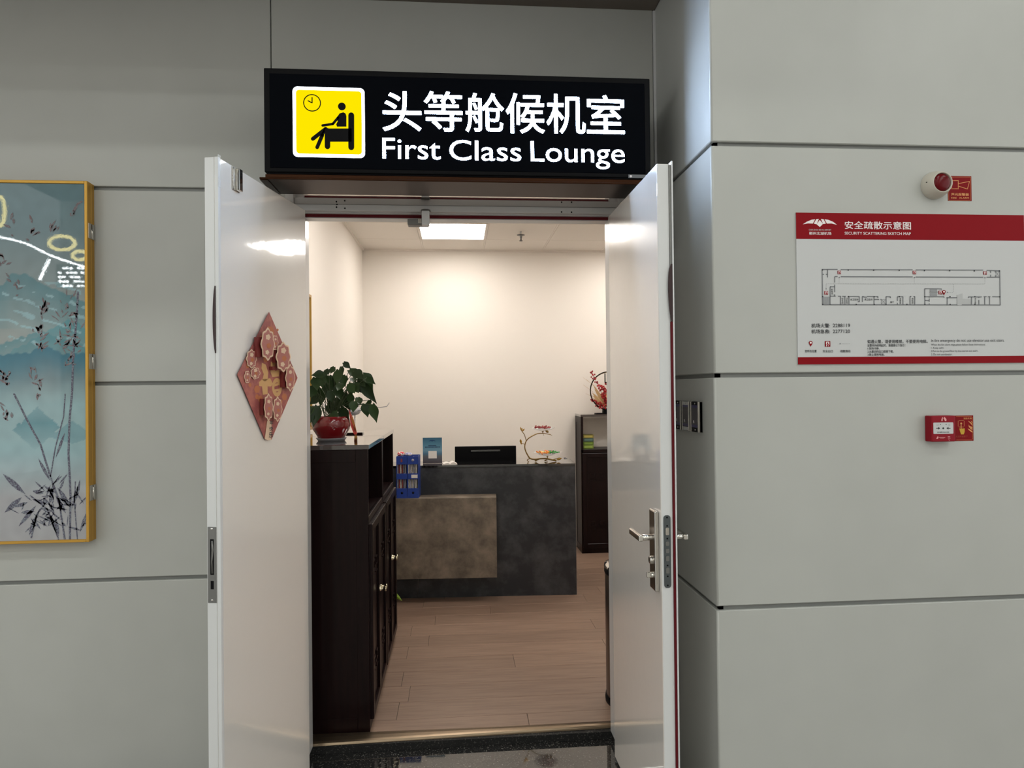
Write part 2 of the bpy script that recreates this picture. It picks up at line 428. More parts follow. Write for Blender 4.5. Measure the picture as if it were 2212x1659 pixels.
# latch keeper hanging from the head
t = thing('door_coordinator', 'white and dark metal latch bracket hanging from the door frame head', 'latch', (.0, 0, 2.36))
a, b = at(911, 456, 1, -.02), at(928, 487, 1, -.02)
MB((0, 0, 2.36)).box(a.x, b.x, -.03, -.002, b.z, a.z, .002).build('bracket', M['dooredge'], t)
MB((0, 0, 2.36)).lathe([(.021, 0), (.021, .006), (0, .006)], ((a.x+b.x)/2, -.016, a.z-.001), 20).build('cap', M['steeldull'], t)
a, b = at(881, 475, 1, 0), at(926, 488, 1, 0)
MB((0, 0, 2.36)).box(a.x, b.x, -.02, .03, b.z, a.z, .003).build('latch_body', M['steeldull'], t)
MB((0, 0, 2.36)).box(a.x+.045, a.x+.062, -.024, .0, b.z+.006, a.z+.002, .002).build('bolt', M['steel'], t)
# canopy under the sign
SX0, SX1, SY = -.7245, .7755, -.36
t = thing('canopy', 'brushed bronze and mirror steel canopy under the lounge sign', 'canopy', (0, 0, ZS))
o_ = (0, 0, ZS)
MB(o_).box(SX0-.010, SX1+.014, SY-.031, -.2, ZS-.016, ZS-.0085, .002).build('front_band', M['bronze'], t)
MB(o_).box(SX0+.002, SX1+.002, SY+.006, -.2, ZS-.0083, ZS+.014).build('core', M['bronze'], t)
MB(o_).poly([(SX0-.006, -.2005, ZS-.016), (SX1+.010, -.2005, ZS-.016), (SX1+.010, -.001, ZS-.0005), (SX0-.006, -.001, ZS-.0005)], (0, 0, .006)).build('soffit_plate', M['mirror'], t)
for x0, x1 in ((SX0-.009, SX0+.02), (SX1-.012, SX1+.013)):
    MB(o_).box(x0, x1, SY-.027, -.203, ZS-.019, ZS-.0161, .001).build('end_strip', M['bronze'], t)
# sign box
t = thing('illuminated_sign', 'black illuminated sign reading First Class Lounge with yellow seat pictogram', 'sign', (0, SY+.16, ZS+.03))
so = (0, SY+.16, ZS+.03)
a, b = at(569.3, 146.9, 1, SY), at(1403.6, 374, 1, SY)
sz0, sz1 = 2.4345, 2.8325
MB(so).box(SX0, SX1, SY, -.002, sz0, sz1, .004).build('housing', M['black'], t)
MB(so).box(SX0+.022, SX1-.022, SY-.0015, SY, sz0+.016, sz1-.022, .001, 1).build('face', M['signblack'], t)
MB(so).box(SX0+.014, SX1-.012, SY+.004, -.01, ZS+.0145, sz0+.002, .004).build('base', M['black'], t)
YF = SY-.0022
def S1(x, y): return (540+x/2.4578, 120+y/2.4578)
def sp(x, y, d=0): u, v = S1(x, y); return at(u, v, 1, YF-d)
def rrect(x0, x1, z0, z1, r, n=6):
    pts = []
    for cx_, cz_, a0 in ((x1-r, z1-r, 0), (x0+r, z1-r, PI/2), (x0+r, z0+r, PI), (x1-r, z0+r, 1.5*PI)):
        for k_ in range(n+1): a_ = a0+PI/2*k_/n; pts.append((cx_+r*math.cos(a_), cz_+r*math.sin(a_)))
    return pts
def flat(mb, pts, y, ext=.0006): mb.poly([(x, y, z) for x, z in pts], (0, ext, 0)); return mb
def cap(mb, p, q, w_, y, ext=.0006, n=6):
    (x0, z0), (x1, z1) = p, q; an = math.atan2(z1-z0, x1-x0); pts = []
    for (cx_, cz_), a0 in (((x1, z1), an-PI/2), ((x0, z0), an+PI/2)):
        for k_ in range(n+1): a_ = a0+PI*k_/n; pts.append((cx_+w_*math.cos(a_), cz_+w_*math.sin(a_)))
    return flat(mb, pts, y, ext)
def bar(mb, p, q, w_, y, ext=.0004):
    d = Vector((q[0]-p[0], q[1]-p[1])); L = d.length
    if L < 1e-6: return mb
    n_ = Vector((-d.y, d.x))/L*w_/2; d = d/L*0
    return flat(mb, [(p[0]+n_.x, p[1]+n_.y), (q[0]+n_.x, q[1]+n_.y), (q[0]-n_.x, q[1]-n_.y), (p[0]-n_.x, p[1]-n_.y)], y, ext)
def ringpts(c, r, n=28): return [(c[0]+r*math.cos(2*PI*k_/n), c[1]+r*math.sin(2*PI*k_/n)) for k_ in range(n)]
def annulus(mb, c, r, wd, y, n=32):
    for k_ in range(n):
        a0, a1 = 2*PI*k_/n, 2*PI*(k_+1)/n
        flat(mb, [(c[0]+rr*math.cos(aa), c[1]+rr*math.sin(aa)) for rr, aa in ((r-wd/2, a0), (r+wd/2, a0), (r+wd/2, a1), (r-wd/2, a1))], y, .0004)
    return mb
P0, P1 = sp(226, 164), sp(611, 544)
flat(MB(so), rrect(P0.x, P1.x, P1.z, P0.z, .018), YF).build('pictogram_border', M['signwhite'], t)
P0, P1 = sp(243, 181), sp(595, 527)
pict = flat(MB(so), rrect(P0.x, P1.x, P1.z, P0.z, .013), YF-.0008).build('pictogram', M['signyellow'], t)
YB = YF-.0016
def xz(x, y): p = sp(x, y); return (p.x, p.z)
mb = MB(so); k1 = 1/2.4578/551.6*2.4578; S_ = (2.577/1430)/2.4578
annulus(mb, xz(330, 252), 43*S_, 5*S_, YB); cap(mb, xz(330, 252), xz(330, 224), 2.6*S_, YB); cap(mb, xz(330, 252), xz(309, 241), 2.6*S_, YB)
mb.build('clock', M['black'], pict)
mb = MB(so)
flat(mb, ringpts(xz(488, 271), 20*S_), YB)
flat(mb, [xz(*p) for p in ((462, 328), (476, 308), (496, 302), (508, 309), (512, 322), (512, 378), (462, 378), (458, 366), (466, 350))], YB)
cap(mb, xz(468, 330), xz(440, 364), 6.5*S_, YB); cap(mb, xz(440, 364), xz(386, 372), 6.5*S_, YB)
cap(mb, xz(402, 390), xz(334, 443), 10*S_, YB); cap(mb, xz(384, 424), xz(357, 488), 9.5*S_, YB); cap(mb, xz(400, 392), xz(384, 424), 7*S_, YB)
mb.build('person', M['black'], pict)
mb = MB(so)
cap(mb, xz(538, 318), xz(538, 488), 15*S_, YB-.0004)
flat(mb, [xz(*p) for p in ((399, 398), (410, 388), (540, 388), (540, 458), (399, 458))], YB-.0004)
cap(mb, xz(412, 400), xz(412, 484), 14*S_, YB-.0008)
mb.build('chair', M['black'], pict)
def sign_text(st, box, bold, name, m):
    a_, b_ = sp(box[0], box[1]), sp(box[2], box[3])
    MB(so).text(st, (a_.x, YF, b_.z), (b_.x-a_.x, 0, 0), (0, 0, a_.z-b_.z), bold).build(name, m, t)
chars = '头等舱候机室'
cb = [(703, 187, 911, 405), (922, 187, 1130, 406), (1143, 196, 1350, 410), (1357, 198, 1566, 416), (1573, 203, 1782, 417), (1787, 208, 1990, 417)]
for ch, bx in zip(chars, cb): sign_text(ch, bx, .008, 'character', M['letters'])
for wd, bx in (('First', (703, 437, 1012, 553)), ('Class', (1058, 447, 1440, 562)), ('Lounge', (1490, 455, 1990, 605))): sign_text(wd, bx, .0, 'word', M['letters'])
a_, b_ = at(1357.5, 377, 1, YF), at(1397, 385, 1, YF)
MB(so).box(a_.x, b_.x, YF, YF+.0008, b_.z, a_.z).build('maker_plate', M['greyink'], t)
cap(MB(so), (a_.x+.009, (a_.z+b_.z)/2), (a_.x+.010, (a_.z+b_.z)/2), .0045, YF-.0008).build('maker_mark', M['whiteink'], t)

# ------------------------------------------------------------------ door leaves
class Leaf:
    def __init__(s, h, f, ztop, side):
        s.h = Vector((h[0], h[1], 0)); d = Vector((f[0]-h[0], f[1]-h[1], 0)); s.L = d.length; s.d = d.normalized()
        s.y = Vector((-s.d.y, s.d.x, 0)); s.side = side; s.rot = math.atan2(s.d.y, s.d.x); s.top = ztop
        s.n = s.y*side            # side=+1: local +y faces the opening ; -1: local -y faces the opening
    def px(s, u, v, off=0):       # pixel on the inner face (off metres proud of it) -> (local x, z)
        p = on_plane(u, v, s.h+s.n*off, s.n); return ((p-s.h).dot(s.d), p.z)
    def edge(s, u, v):            # pixel on the free edge face -> (local y, z)
        p = on_plane(u, v, s.h+s.d*s.L, s.d); return ((p-s.h).dot(s.y), p.z)
LL = Leaf((-.640, -.058), (-.777, -.703), 2.372, 1)
RL = Leaf((.672, -.058), (.681, -.742), 2.361, -1)
TH = .046
# left leaf
d1 = thing('door_1', 'left white door leaf swung open, carrying the paper diamond', 'door', LL.h, LL.rot, kind='structure')
MB().box(0, LL.L, -TH, 0, -.02, LL.top, .003, 2).build('slab', M['door'], d1)
MB().box(LL.L-.012, LL.L+.003, -.010, .003, .01, LL.top-.001, .002).build('edge_lip', M['dooredge'], d1)
MB().box(LL.L-.003, LL.L+.0015, -TH+.001, -.012, .01, LL.top-.002, .0006, 1).build('edge_facing', M['dooredge'], d1)
ya, za = LL.edge(449.5, 1138); yb, zb = LL.edge(469, 1302)
yb = ya+.030 if abs(yb-ya) > .05 else yb
sp_ = MB().box(LL.L+.001, LL.L+.0035, min(ya, yb), max(ya, yb), zb, za, .0006, 1).build('strike_plate', M['steeldull'], d1)
ym = (ya+yb)/2; zh = za-zb
MB().box(LL.L+.0028, LL.L+.0042, ym-.006, ym+.007, za-zh*.63, za-zh*.16, .0005, 1).build('slot', M['black'], sp_)
MB().tube([(LL.L+.0036, ym+.002, za-zh*.61), (LL.L+.004, ym, za-zh*.45), (LL.L+.0035, ym+.003, za-zh*.30), (LL.L+.003, ym+.001, za-zh*.18)], [.004, .0025, .004, .003], 7).build('torn_seal', M['steeldull'], sp_)
MB().box(LL.L+.0028, LL.L+.0042, ym-.005, ym+.006, za-zh*.82, za-zh*.71, .0005, 1).build('slot', M['black'], sp_)
for fz in (.025, .965): MB().lathe([(0, .0045), (.0035, .0045), (.0035, .003)], (LL.L, ym, za-zh*fz), 10, (1, 0, 0)).build('screw', M['chrome'], sp_)
# loose dark seal bulging at the edge
za = LL.edge(466, 618)[1]; zb = LL.edge(468, 763)[1]
mb = MB(); N = 14
prv = None
outer = [(-.010-.0075*math.sin(PI*min(1, max(0, i/N)))**.7, za+(zb-za)*i/N) for i in range(N+1)]
pts = [(LL.L+.0025, -.008, za)]+[(LL.L+.0025, y_, z_) for y_, z_ in outer]+[(LL.L+.0025, -.008, zb)]
mb.poly(pts, (.004, 0, 0)); mb.build('loose_seal', M['sealdark'], d1)
# surface latch near the top of the left leaf
x0, z0 = LL.px(500, 362); x1, z1 = LL.px(516, 414)
xa, xb = min(x0, x1), max(x0, x1); za, zb = LL.px(508, 363)[1], LL.px(508, 413)[1]
lt = MB().box(xa, xb, 0, .003, zb, za, .001, 1).build('latch_plate', M['steel'], d1)
MB().box(xa+.001, xa+(xb-xa)*.5, .003, .016, zb+.002, za-.002, .002).build('latch_block', M['chrome'], lt)
MB().box(xb-.008, xb-.002, .003, .007, zb+.01, za-.008, .002).build('latch_pin', M['steel'], lt)
for zz in (zb+.005, za-.005): MB().lathe([(.0035, .002), (.003, .005), (0, .0055)], (xb-.005, 0, zz), 10, (0, 1, 0)).build('screw', M['steeldull'], lt)
MB().lathe([(.003, .0155), (.003, .017), (0, .017)], (xa+.008, 0, za-.014), 10, (0, 1, 0)).build('hole', M['black'], lt)
MB().box(LL.L-.010, LL.L+.004, .002, .006, LL.top-.10, LL.top+.006, .002, 2).build('clear_film', M['glass'], d1)
# hinges
for zz in (.25, 1.2, 2.1):
    MB().tube([(-.012, -TH*.5, zz-.06), (-.012, -TH*.5, zz+.06)], .008, 10).build('hinge', M['steel'], d1)
# right leaf
d2 = thing('door_2', 'right white door leaf swung open, with steel lever handle', 'door', RL.h, RL.rot, kind='structure')
MB().box(0, RL.L, 0, TH, -.02, RL.top, .003, 2).build('slab', M['door'], d2)
MB().box(RL.L-.003, RL.L+.0015, .002, TH-.006, .01, RL.top-.003, .0006, 1).build('edge_facing', M['dooredge'], d2)
MB().box(RL.L-.02, RL.L+.012, TH+.001, TH+.006, -.02, RL.top+.006, .0015).build('edge_lip', M['dooredge'], d2)
zt = RL.edge(1452, 695)[1]
MB().box(RL.L-.002, RL.L+.0085, TH-.006, TH+.0015, .01, zt, .002).build('seal', M['seal'], d2)
MB().box(RL.L-.002, RL.L+.006, TH-.006, TH+.0015, zt, RL.top-.005, .002).build('seal_channel', M['steeldull'], d2)
za = RL.edge(1449, 571)[1]; zb = RL.edge(1452, 695)[1]
outer = [(TH-.003-.011*math.sin(PI*(i/N)**.8)**.6 if 0 < i < N else TH-.003, za+(zb-za)*i/N) for i in range(N+1)]
MB().poly([(RL.L+.006, TH+.001, za)]+[(RL.L+.006, y_, z_) for y_, z_ in outer]+[(RL.L+.006, TH+.001, zb)], (.004, 0, 0)).build('loose_seal', M['sealdark'], d2)
# mortise lock face plate on the free edge
ya, za = RL.edge(1432.5, 1113); yb, zb = RL.edge(1449.5, 1269)
if abs(yb-ya) > .04: yb = ya+.024
ym = (ya+yb)/2; hw = abs(yb-ya)/2
pts = [(y_, z_) for y_, z_ in rrect(ym-hw, ym+hw, zb, za, hw*.8)]
lk = MB().poly([(RL.L+.0012, y_, z_) for y_, z_ in pts], (.0026, 0, 0)).build('lock_plate', mat('lock plate', rgb(92, 97, 100), .38, .85), d2)
zh = za-zb
for f0, f1, m_ in ((.17, .27, 'steel'), (.36, .42, 'steeldull'), (.46, .52, 'steeldull'), (.56, .63, 'steeldull'), (.72, .80, 'steeldull')):
    MB().poly([(RL.L+.0034, y_, z_) for y_, z_ in rrect(ym-.006, ym+.006, za-zh*f1, za-zh*f0, .003)], (.0022, 0, 0)).build('bolt', M[m_], lk)
for f0 in (.03, .145, .32, .69, .84, .965): MB().lathe([(0, .0045), (.0028, .0045), (.0028, .003)], (RL.L, ym, za-zh*f0), 10, (1, 0, 0)).build('screw', M['black'], lk)
# escutcheon, lever, thumb turn, key on the inner face (local -y)
x0, zt = RL.px(1404, 1093); x1, _ = RL.px(1422, 1180); zb = RL.px(1418, 1272)[1]
xa, xb = RL.px(1402.5, 1180, .016)[0], RL.px(1424.5, 1180)[0]
es = MB().box(xa, xb, -.016, 0, zb, zt-.0, .005, 3).build('escutcheon', M['steel'], d2)
xm = (xa+xb)/2; zl = RL.px(1415, 1158)[1]
MB().tube([(xm, -.014, zl), (xm, -.052, zl)], .0105, 16).build('spindle', M['chrome'], es)
MB().box(xm-.115, xm+.013, -.066, -.05, zl-.012, zl+.010, .005, 3).build('lever', M['chrome'], es)
zk = RL.px(1415, 1206)[1]
MB().lathe([(0, .026), (.012, .026), (.014, .022), (.014, .014)], (xm, 0, zk), 20, (0, -1, 0)).build('thumb_turn', M['steel'], es)
zk = RL.px(1415, 1238)[1]
MB().box(xm-.004, xm+.004, -.036, -.012, zk-.009, zk+.011, .002).build('key', M['chrome'], es)
MB().lathe([(.009, .014), (.009, .02), (0, .021)], (xm, 0, zk), 16, (0, -1, 0)).build('cylinder', M['chrome'], es)
# outer side handle
eo = MB().box(xa, xb, TH, TH+.016, zb, zt, .005, 3).build('escutcheon', M['steel'], d2)
MB().tube([(xm, TH+.014, zl), (xm, TH+.05, zl)], .0105, 16).build('spindle', M['chrome'], eo)
MB().box(xm-.115, xm+.013, TH+.048, TH+.064, zl-.012, zl+.010, .005, 3).build('lever', M['chrome'], eo)
for zz in (.25, 1.2, 2.1):
    MB().tube([(-.012, TH*.5, zz-.06), (-.012, TH*.5, zz+.06)], .008, 10).build('hinge', M['steel'], d2)

# ------------------------------------------------------------------ paper diamond on the left leaf
M['card'] = mat('festive card', rgb(150, 78, 76), .55, noise=(26, rgb(172, 98, 86), 4, .45, .6))
M['cardgold'] = mat('card gold print', rgb(206, 160, 104), .45)
M['cardorange'] = mat('card orange print', rgb(180, 104, 62), .55)
M['cardcream'] = mat('card cream', rgb(216, 186, 158), .6)
M['cardpink'] = mat('card pink', rgb(170, 104, 96), .6)
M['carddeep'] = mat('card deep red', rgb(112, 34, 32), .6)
def D(x, y): return (480+x/4.88, 640+y/4.88)
dxc, dzc = LL.px(*D(480, 840))
dd = thing('paper_decoration', 'pink and gold diamond paper decoration on the left door leaf', 'decoration', LL.h+LL.d*dxc+Vector((0, 0, dzc)), LL.rot)
def dl(x, y, off=0): a_, b_ = LL.px(*D(x, y), off=off); return (a_-dxc, b_-dzc)
def dpoly(pts, off, m, name, th=.0009, parent=dd, raw=False):
    q = pts if raw else [dl(*p, off=off) for p in pts]
    return MB().poly([(x, off, z) for x, z in q], (0, -th, 0)).build(name, m, parent)
# the card stands a little off the leaf on its left edge (folded tips)
card = dpoly([(495, 165), (795, 860), (520, 1512), (478, 1518), (448, 1502), (160, 825)], .006, M['card'], 'card', .001)
def blob(cx, cy, rx, ry, n=9, lobes=.0, seed=0):
    rr = random.Random(seed); out = []
    for i in range(n*4):
        a_ = 2*PI*i/(n*4); k_ = 1+lobes*math.cos(n*a_)+rr.uniform(-.02, .02); out.append((cx+rx*k_*math.cos(a_), cy+ry*k_*math.sin(a_)))
    return out
mbs = MB()
def prn(mb_, pts, off): mb_.poly([(x, off, z) for x, z in [dl(*p) for p in pts]]); return mb_
mb = MB()
prn(mb, [(400, 700), (440, 720), (468, 800), (462, 880), (430, 905), (405, 880), (420, 820), (395, 760)], .0066)
prn(mb, [(495, 690), (545, 690), (540, 790), (585, 770), (583, 845), (510, 850), (492, 800)], .0066)
prn(mb, [(370, 905), (400, 875), (490, 865), (515, 920), (500, 950), (460, 950), (462, 1030), (410, 1040), (402, 950), (372, 945)], .0066)
for k_ in range(24):
    a0, a1 = 2*PI*k_/24, 2*PI*(k_+1)/24
    prn(mb, [(560+r_*math.cos(a_)*.5*1.0, 960+r_*math.sin(a_)*.95) for r_, a_ in ((55, a0), (104, a0), (104, a1), (55, a1))], .0066)
prn(mb, [(520, 930), (600, 905), (602, 930), (522, 955)], .0067); prn(mb, [(520, 985), (604, 970), (604, 995), (522, 1010)], .0067)
mb.build('gold_lettering', M['cardgold'], card)
mb = MB()
for i, (x, y, r_) in enumerate([(485, 380, 62), (440, 660, 34), (250, 740, 20), (568, 355, 14), (395, 440, 28), (350, 980, 40), (385, 1080, 34), (640, 1060, 36), (350, 1060, 26), (650, 940, 30), (275, 935, 22), (600, 1110, 24)]):
    prn(mb, blob(x, y, r_*.75, r_, 6, .06, i), .0064)
tag(mb.build('orange_print', M['cardorange'], card), kind='stuff')
rr = random.Random(3); mb = MB()
for i in range(46):
    t_ = rr.random(); y = 230+1180*t_; hw = (300*(y-165)/690 if y < 850 else 300*(1512-y)/660)*.9
    x = 478+rr.uniform(-hw, hw)
    for q in range(3):
        a_ = rr.uniform(0, 2*PI); l_ = rr.uniform(10, 26)
        prn(mb, [(x, y), (x+l_*.6*math.cos(a_)+2, y+l_*math.sin(a_)), (x+l_*.6*math.cos(a_)-3, y+l_*math.sin(a_)+3)], .0065)
tag(mb.build('spark_print', M['cardpink'], card), kind='stuff')
# raised scalloped cut-outs with flower centres (plain ornaments)
def cut(cx, cy, rx, ry, off, seed, n=8):
    p_ = dpoly(blob(cx, cy, rx, ry, n, .09, seed), off, M['cardcream'], 'cutout', .0012)
    MB().poly([(x, off+.0004, z) for x, z in [dl(*q, off=off) for q in blob(cx, cy, rx*.86, ry*.88, n, .09, seed)]]).build('cutout_print', M['cardpink'], p_)
    for k_, (fx, fy, r_) in enumerate(((0, -.45, .32), (.1, .1, .3), (-.15, .52, .26))):
        MB().poly([(x, off+.0008+.0002*k_, z) for x, z in [dl(*q, off=off) for q in blob(cx+fx*rx, cy+fy*ry, r_*min(rx, ry)*1.1, r_*min(rx, ry)*1.3, 5, .14, seed+k_)]]).build('cutout_flower', M['cardcream'] if k_ != 1 else M['cardorange'], p_)
cut(482, 505, 70, 165, .030, 1); cut(560, 490, 30, 80, .024, 2, 6); cut(645, 640, 74, 150, .030, 3); cut(718, 860, 48, 135, .028, 4)
cut(490, 1170, 46, 135, .030, 5); cut(585, 1190, 46, 125, .026, 6); cut(310, 660, 52, 96, .010, 7); cut(350, 810, 50, 62, .010, 8, 7); cut(265, 850, 30, 66, .009, 9, 6)
# dark spacers behind the raised pieces
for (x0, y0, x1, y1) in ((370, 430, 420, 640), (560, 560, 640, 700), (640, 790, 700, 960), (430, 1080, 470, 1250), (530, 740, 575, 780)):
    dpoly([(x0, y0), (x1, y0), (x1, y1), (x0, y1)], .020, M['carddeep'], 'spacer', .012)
st_ = dpoly([(476, 1310), (520, 1316), (518, 1512), (480, 1520), (450, 1504)], .0085, M['cardcream'], 'name_strip', .001)
for ch, (x0, y0, x1, y1) in (('年', (476, 1312, 514, 1352)), ('快', (472, 1375, 512, 1418)), ('乐', (468, 1432, 512, 1490))):
    a_, b_ = dl(x0, y0), dl(x1, y1)
    MB().text(ch, (a_[0], .009, b_[1]), (b_[0]-a_[0], 0, 0), (0, 0, a_[1]-b_[1]), .02).build('character', M['ink'], st_)

# ------------------------------------------------------------------ pillar devices
YP = -PD
# fire alarm siren
c0 = at(2016, 402, 1, YP)
t = thing('fire_alarm_siren', 'white domed fire alarm siren with red lens on the pillar', 'alarm', (c0.x, YP, c0.z))
MB().lathe([(.0495, 0), (.0505, .006), (.0495, .016), (.046, .03), (.041, .042), (.0375, .049), (.0355, .0505), (.0335, .048), (.033, .042)], seg=48, axis=(0, -1, 0)).build('body', M['ivory'], t)
MB().lathe([(.0332, .040), (.0325, .045), (.027, .050), (.018, .053), (0, .054)], seg=40, axis=(0, -1, 0)).build('lens', M['redlens'], t)
MB().box(-.047, -.041, -.03, -.02, .003, .006).build('notch', M['black'], t)
# its sticker
M['stickred'] = mat('sticker red', rgb(122, 0, 8), .5, spec=.15)
a, b = at(2046.7, 380, 1, YP), at(2098.6, 434.5, 1, YP)
t = thing('alarm_sticker', 'red fire alarm sticker with horn symbol beside the siren', 'sticker', ((a.x+b.x)/2, YP, b.z))
so2 = ((a.x+b.x)/2, YP, b.z)
MB(so2).box(a.x, b.x, YP-.001, YP, b.z, a.z).build('sheet', M['stickred'], t)
yk = YP-.0014
def A5(x, y): p = at(1950+x/11.06, 340+y/11.06, 1, yk); return (p.x, p.z)
mb = MB(so2)
for p, q in (((1100, 470), (1620, 470)), ((1620, 470), (1620, 1025)), ((1620, 1025), (1100, 1025)), ((1100, 1025), (1100, 470))): bar(mb, A5(*p), A5(*q), .0007, yk, .0002)
mb.build('border', M['goldink'], t)
mb = MB(so2)
for p, q in (((1130, 555), (1335, 555)), ((1328, 545), (1328, 760)), ((1335, 750), (1160, 750)), ((1170, 760), (1170, 545)), ((1335, 625), (1600, 572)), ((1598, 570), (1545, 760)), ((1545, 755), (1335, 688))): bar(mb, A5(*p), A5(*q), .0018, yk, .0002)
mb.build('horn_symbol', M['goldink'], t)
def ptext(st, c0_, c1_, y, parent, m, bold=0., org=(0, 0, 0), name='lettering'):
    return MB(org).text(st, (c0_[0], y, c1_[1]), (c1_[0]-c0_[0], 0, 0), (0, 0, c0_[1]-c1_[1]), bold).build(name, m, parent)
ptext('声光报警器', A5(1155, 850), A5(1580, 920), yk, t, M['goldink'], .02, so2)
ptext('FIRE', A5(1155, 948), A5(1290, 990), yk, t, M['goldink'], .01, so2)
ptext('ALARM', A5(1345, 948), A5(1580, 990), yk, t, M['goldink'], .01, so2)
# manual call point
DC = .036; a, b = at(2012, 898.5, 1, YP-DC), at(2064.8, 953.8, 1, YP-DC)
oc = ((a.x+b.x)/2, YP, b.z)
t = thing('manual_call_point', 'red manual fire call point with white press plate on the pillar', 'call point', oc)
MB(oc).box(a.x, b.x, YP-DC, YP, b.z, a.z, .004, 3).build('body', M['redbox'], t)
yk = YP-DC-.0006
def A6(x, y, yy=None): p = at(1960+x/12.29, 870+y/12.29, 1, yy if yy is not None else yk); return (p.x, p.z)
p0, p1 = A6(688, 527), A6(1220, 820)
pl = flat(MB(oc), rrect(p0[0], p1[0], p1[1], p0[1], .003), yk-.0008, .0012).build('press_plate', M['boardwhite'], t)
y2 = yk-.0012; mb = MB(oc)
flat(mb, ringpts(A6(948, 677), .0036), y2, .0002); flat(mb, ringpts(A6(872, 575), .0018), y2, .0002); flat(mb, ringpts(A6(1024, 575), .0018), y2, .0002)
bar(mb, A6(758, 676), A6(825, 676), .0030, y2, .0002); flat(mb, [A6(815, 640), A6(868, 676), A6(815, 712)], y2, .0002)
bar(mb, A6(1140, 676), A6(1075, 676), .0030, y2, .0002); flat(mb, [A6(1085, 640), A6(1030, 676), A6(1085, 712)], y2, .0002)
mb.build('arrows', M['ink'], pl)
ptext('按下报警 PRESS HERE', A6(790, 766), A6(1105, 796), y2, pl, M['ink'], .01, oc)
mb = MB(oc)
for p, q in (((770, 600), (830, 600)), ((1075, 600), (1135, 600)), ((775, 560), (790, 590)), ((815, 560), (830, 590)), ((1080, 560), (1080, 590)), ((1110, 560), (1125, 590))): bar(mb, A6(*p), A6(*q), .0006, y2, .0002)
tag(mb.build('lamp_marks', M['greyink'], pl), kind='stuff')
mb = MB(oc); 
for pg in ([(905, 440), (930, 385), (945, 385), (940, 430), (935, 490), (905, 490)], [(955, 410), (985, 375), (1010, 400), (1040, 440), (1035, 490), (1000, 490), (985, 450)]): flat(mb, [A6(*p) for p in pg], yk, .0002)
for pg in ([(770, 955), (800, 895), (830, 905), (820, 945), (790, 962)],): flat(mb, [A6(*p) for p in pg], yk, .0002)
bar(mb, A6(840, 918), A6(1005, 918), .0018, yk, .0002); bar(mb, A6(870, 945), A6(980, 945), .0007, yk, .0002)
bar(mb, A6(1075, 905), A6(1135, 905), .0025, yk, .0002); bar(mb, A6(1080, 945), A6(1145, 945), .001, yk, .0002); bar(mb, A6(1090, 980), A6(1130, 1000), .0014, yk, .0002)
tag(mb.build('marks', mat('pink ink', rgb(214, 150, 150), .5), t), kind='stuff')
# its sticker
yk3 = YP-.0014; a, b = at(2050, 898, 1, YP), at(2102.7, 952, 1, YP); oc2 = ((a.x+b.x)/2, YP, b.z)
t = thing('call_point_sticker', 'red sticker with pressing hand and flames beside the call point', 'sticker', oc2)
MB(oc2).box(a.x, b.x, YP-.001, YP, b.z, a.z).build('sheet', M['stickred'], t)
def A7(x, y): return A6(x, y, yk3)
mb = MB(oc2)
for p, q in (((1290, 362), (1715, 362)), ((1730, 380), (1730, 975)), ((1715, 990), (1300, 990))): bar(mb, A7(*p), A7(*q), .0007, yk3, .0002)
for p, q in (((1350, 480), (1350, 630)), ((1365, 468), (1495, 468)), ((1508, 480), (1508, 630)), ((1365, 645), (1495, 645))): bar(mb, A7(*p), A7(*q), .0010, yk3, .0002)
for pg in ([(1610, 480), (1660, 530), (1735, 620), (1735, 590), (1690, 520)], [(1680, 470), (1735, 560), (1735, 520)], [(1615, 580), (1650, 640), (1735, 700), (1735, 650), (1660, 620)], [(1620, 620), (1680, 700), (1735, 720), (1735, 680)], [(1600, 685), (1650, 740), (1735, 800), (1735, 765), (1660, 710)]): flat(mb, [A7(*p) for p in pg], yk3, .0002)
flat(mb, ringpts(A7(1430, 553), .0038), yk3, .0002); bar(mb, A7(1428, 553), A7(1428, 690), .0028, yk3, .0002)
mb.build('gold_print', M['goldink'], t)
flat(MB(oc2), [A7(*p) for p in ((1378, 680), (1410, 690), (1520, 680), (1520, 770), (1495, 840), (1425, 840), (1400, 770))], yk3-.0003, .0002).build('hand_print', M['yellowink'], t)
ptext('消防专用', A7(1490, 395), A7(1705, 440), yk3, t, M['goldink'], .01, oc2)
ptext('火灾时请按下', A7(1285, 872), A7(1600, 915), yk3, t, mat('brown ink', rgb(150, 60, 40), .6), .0, oc2)

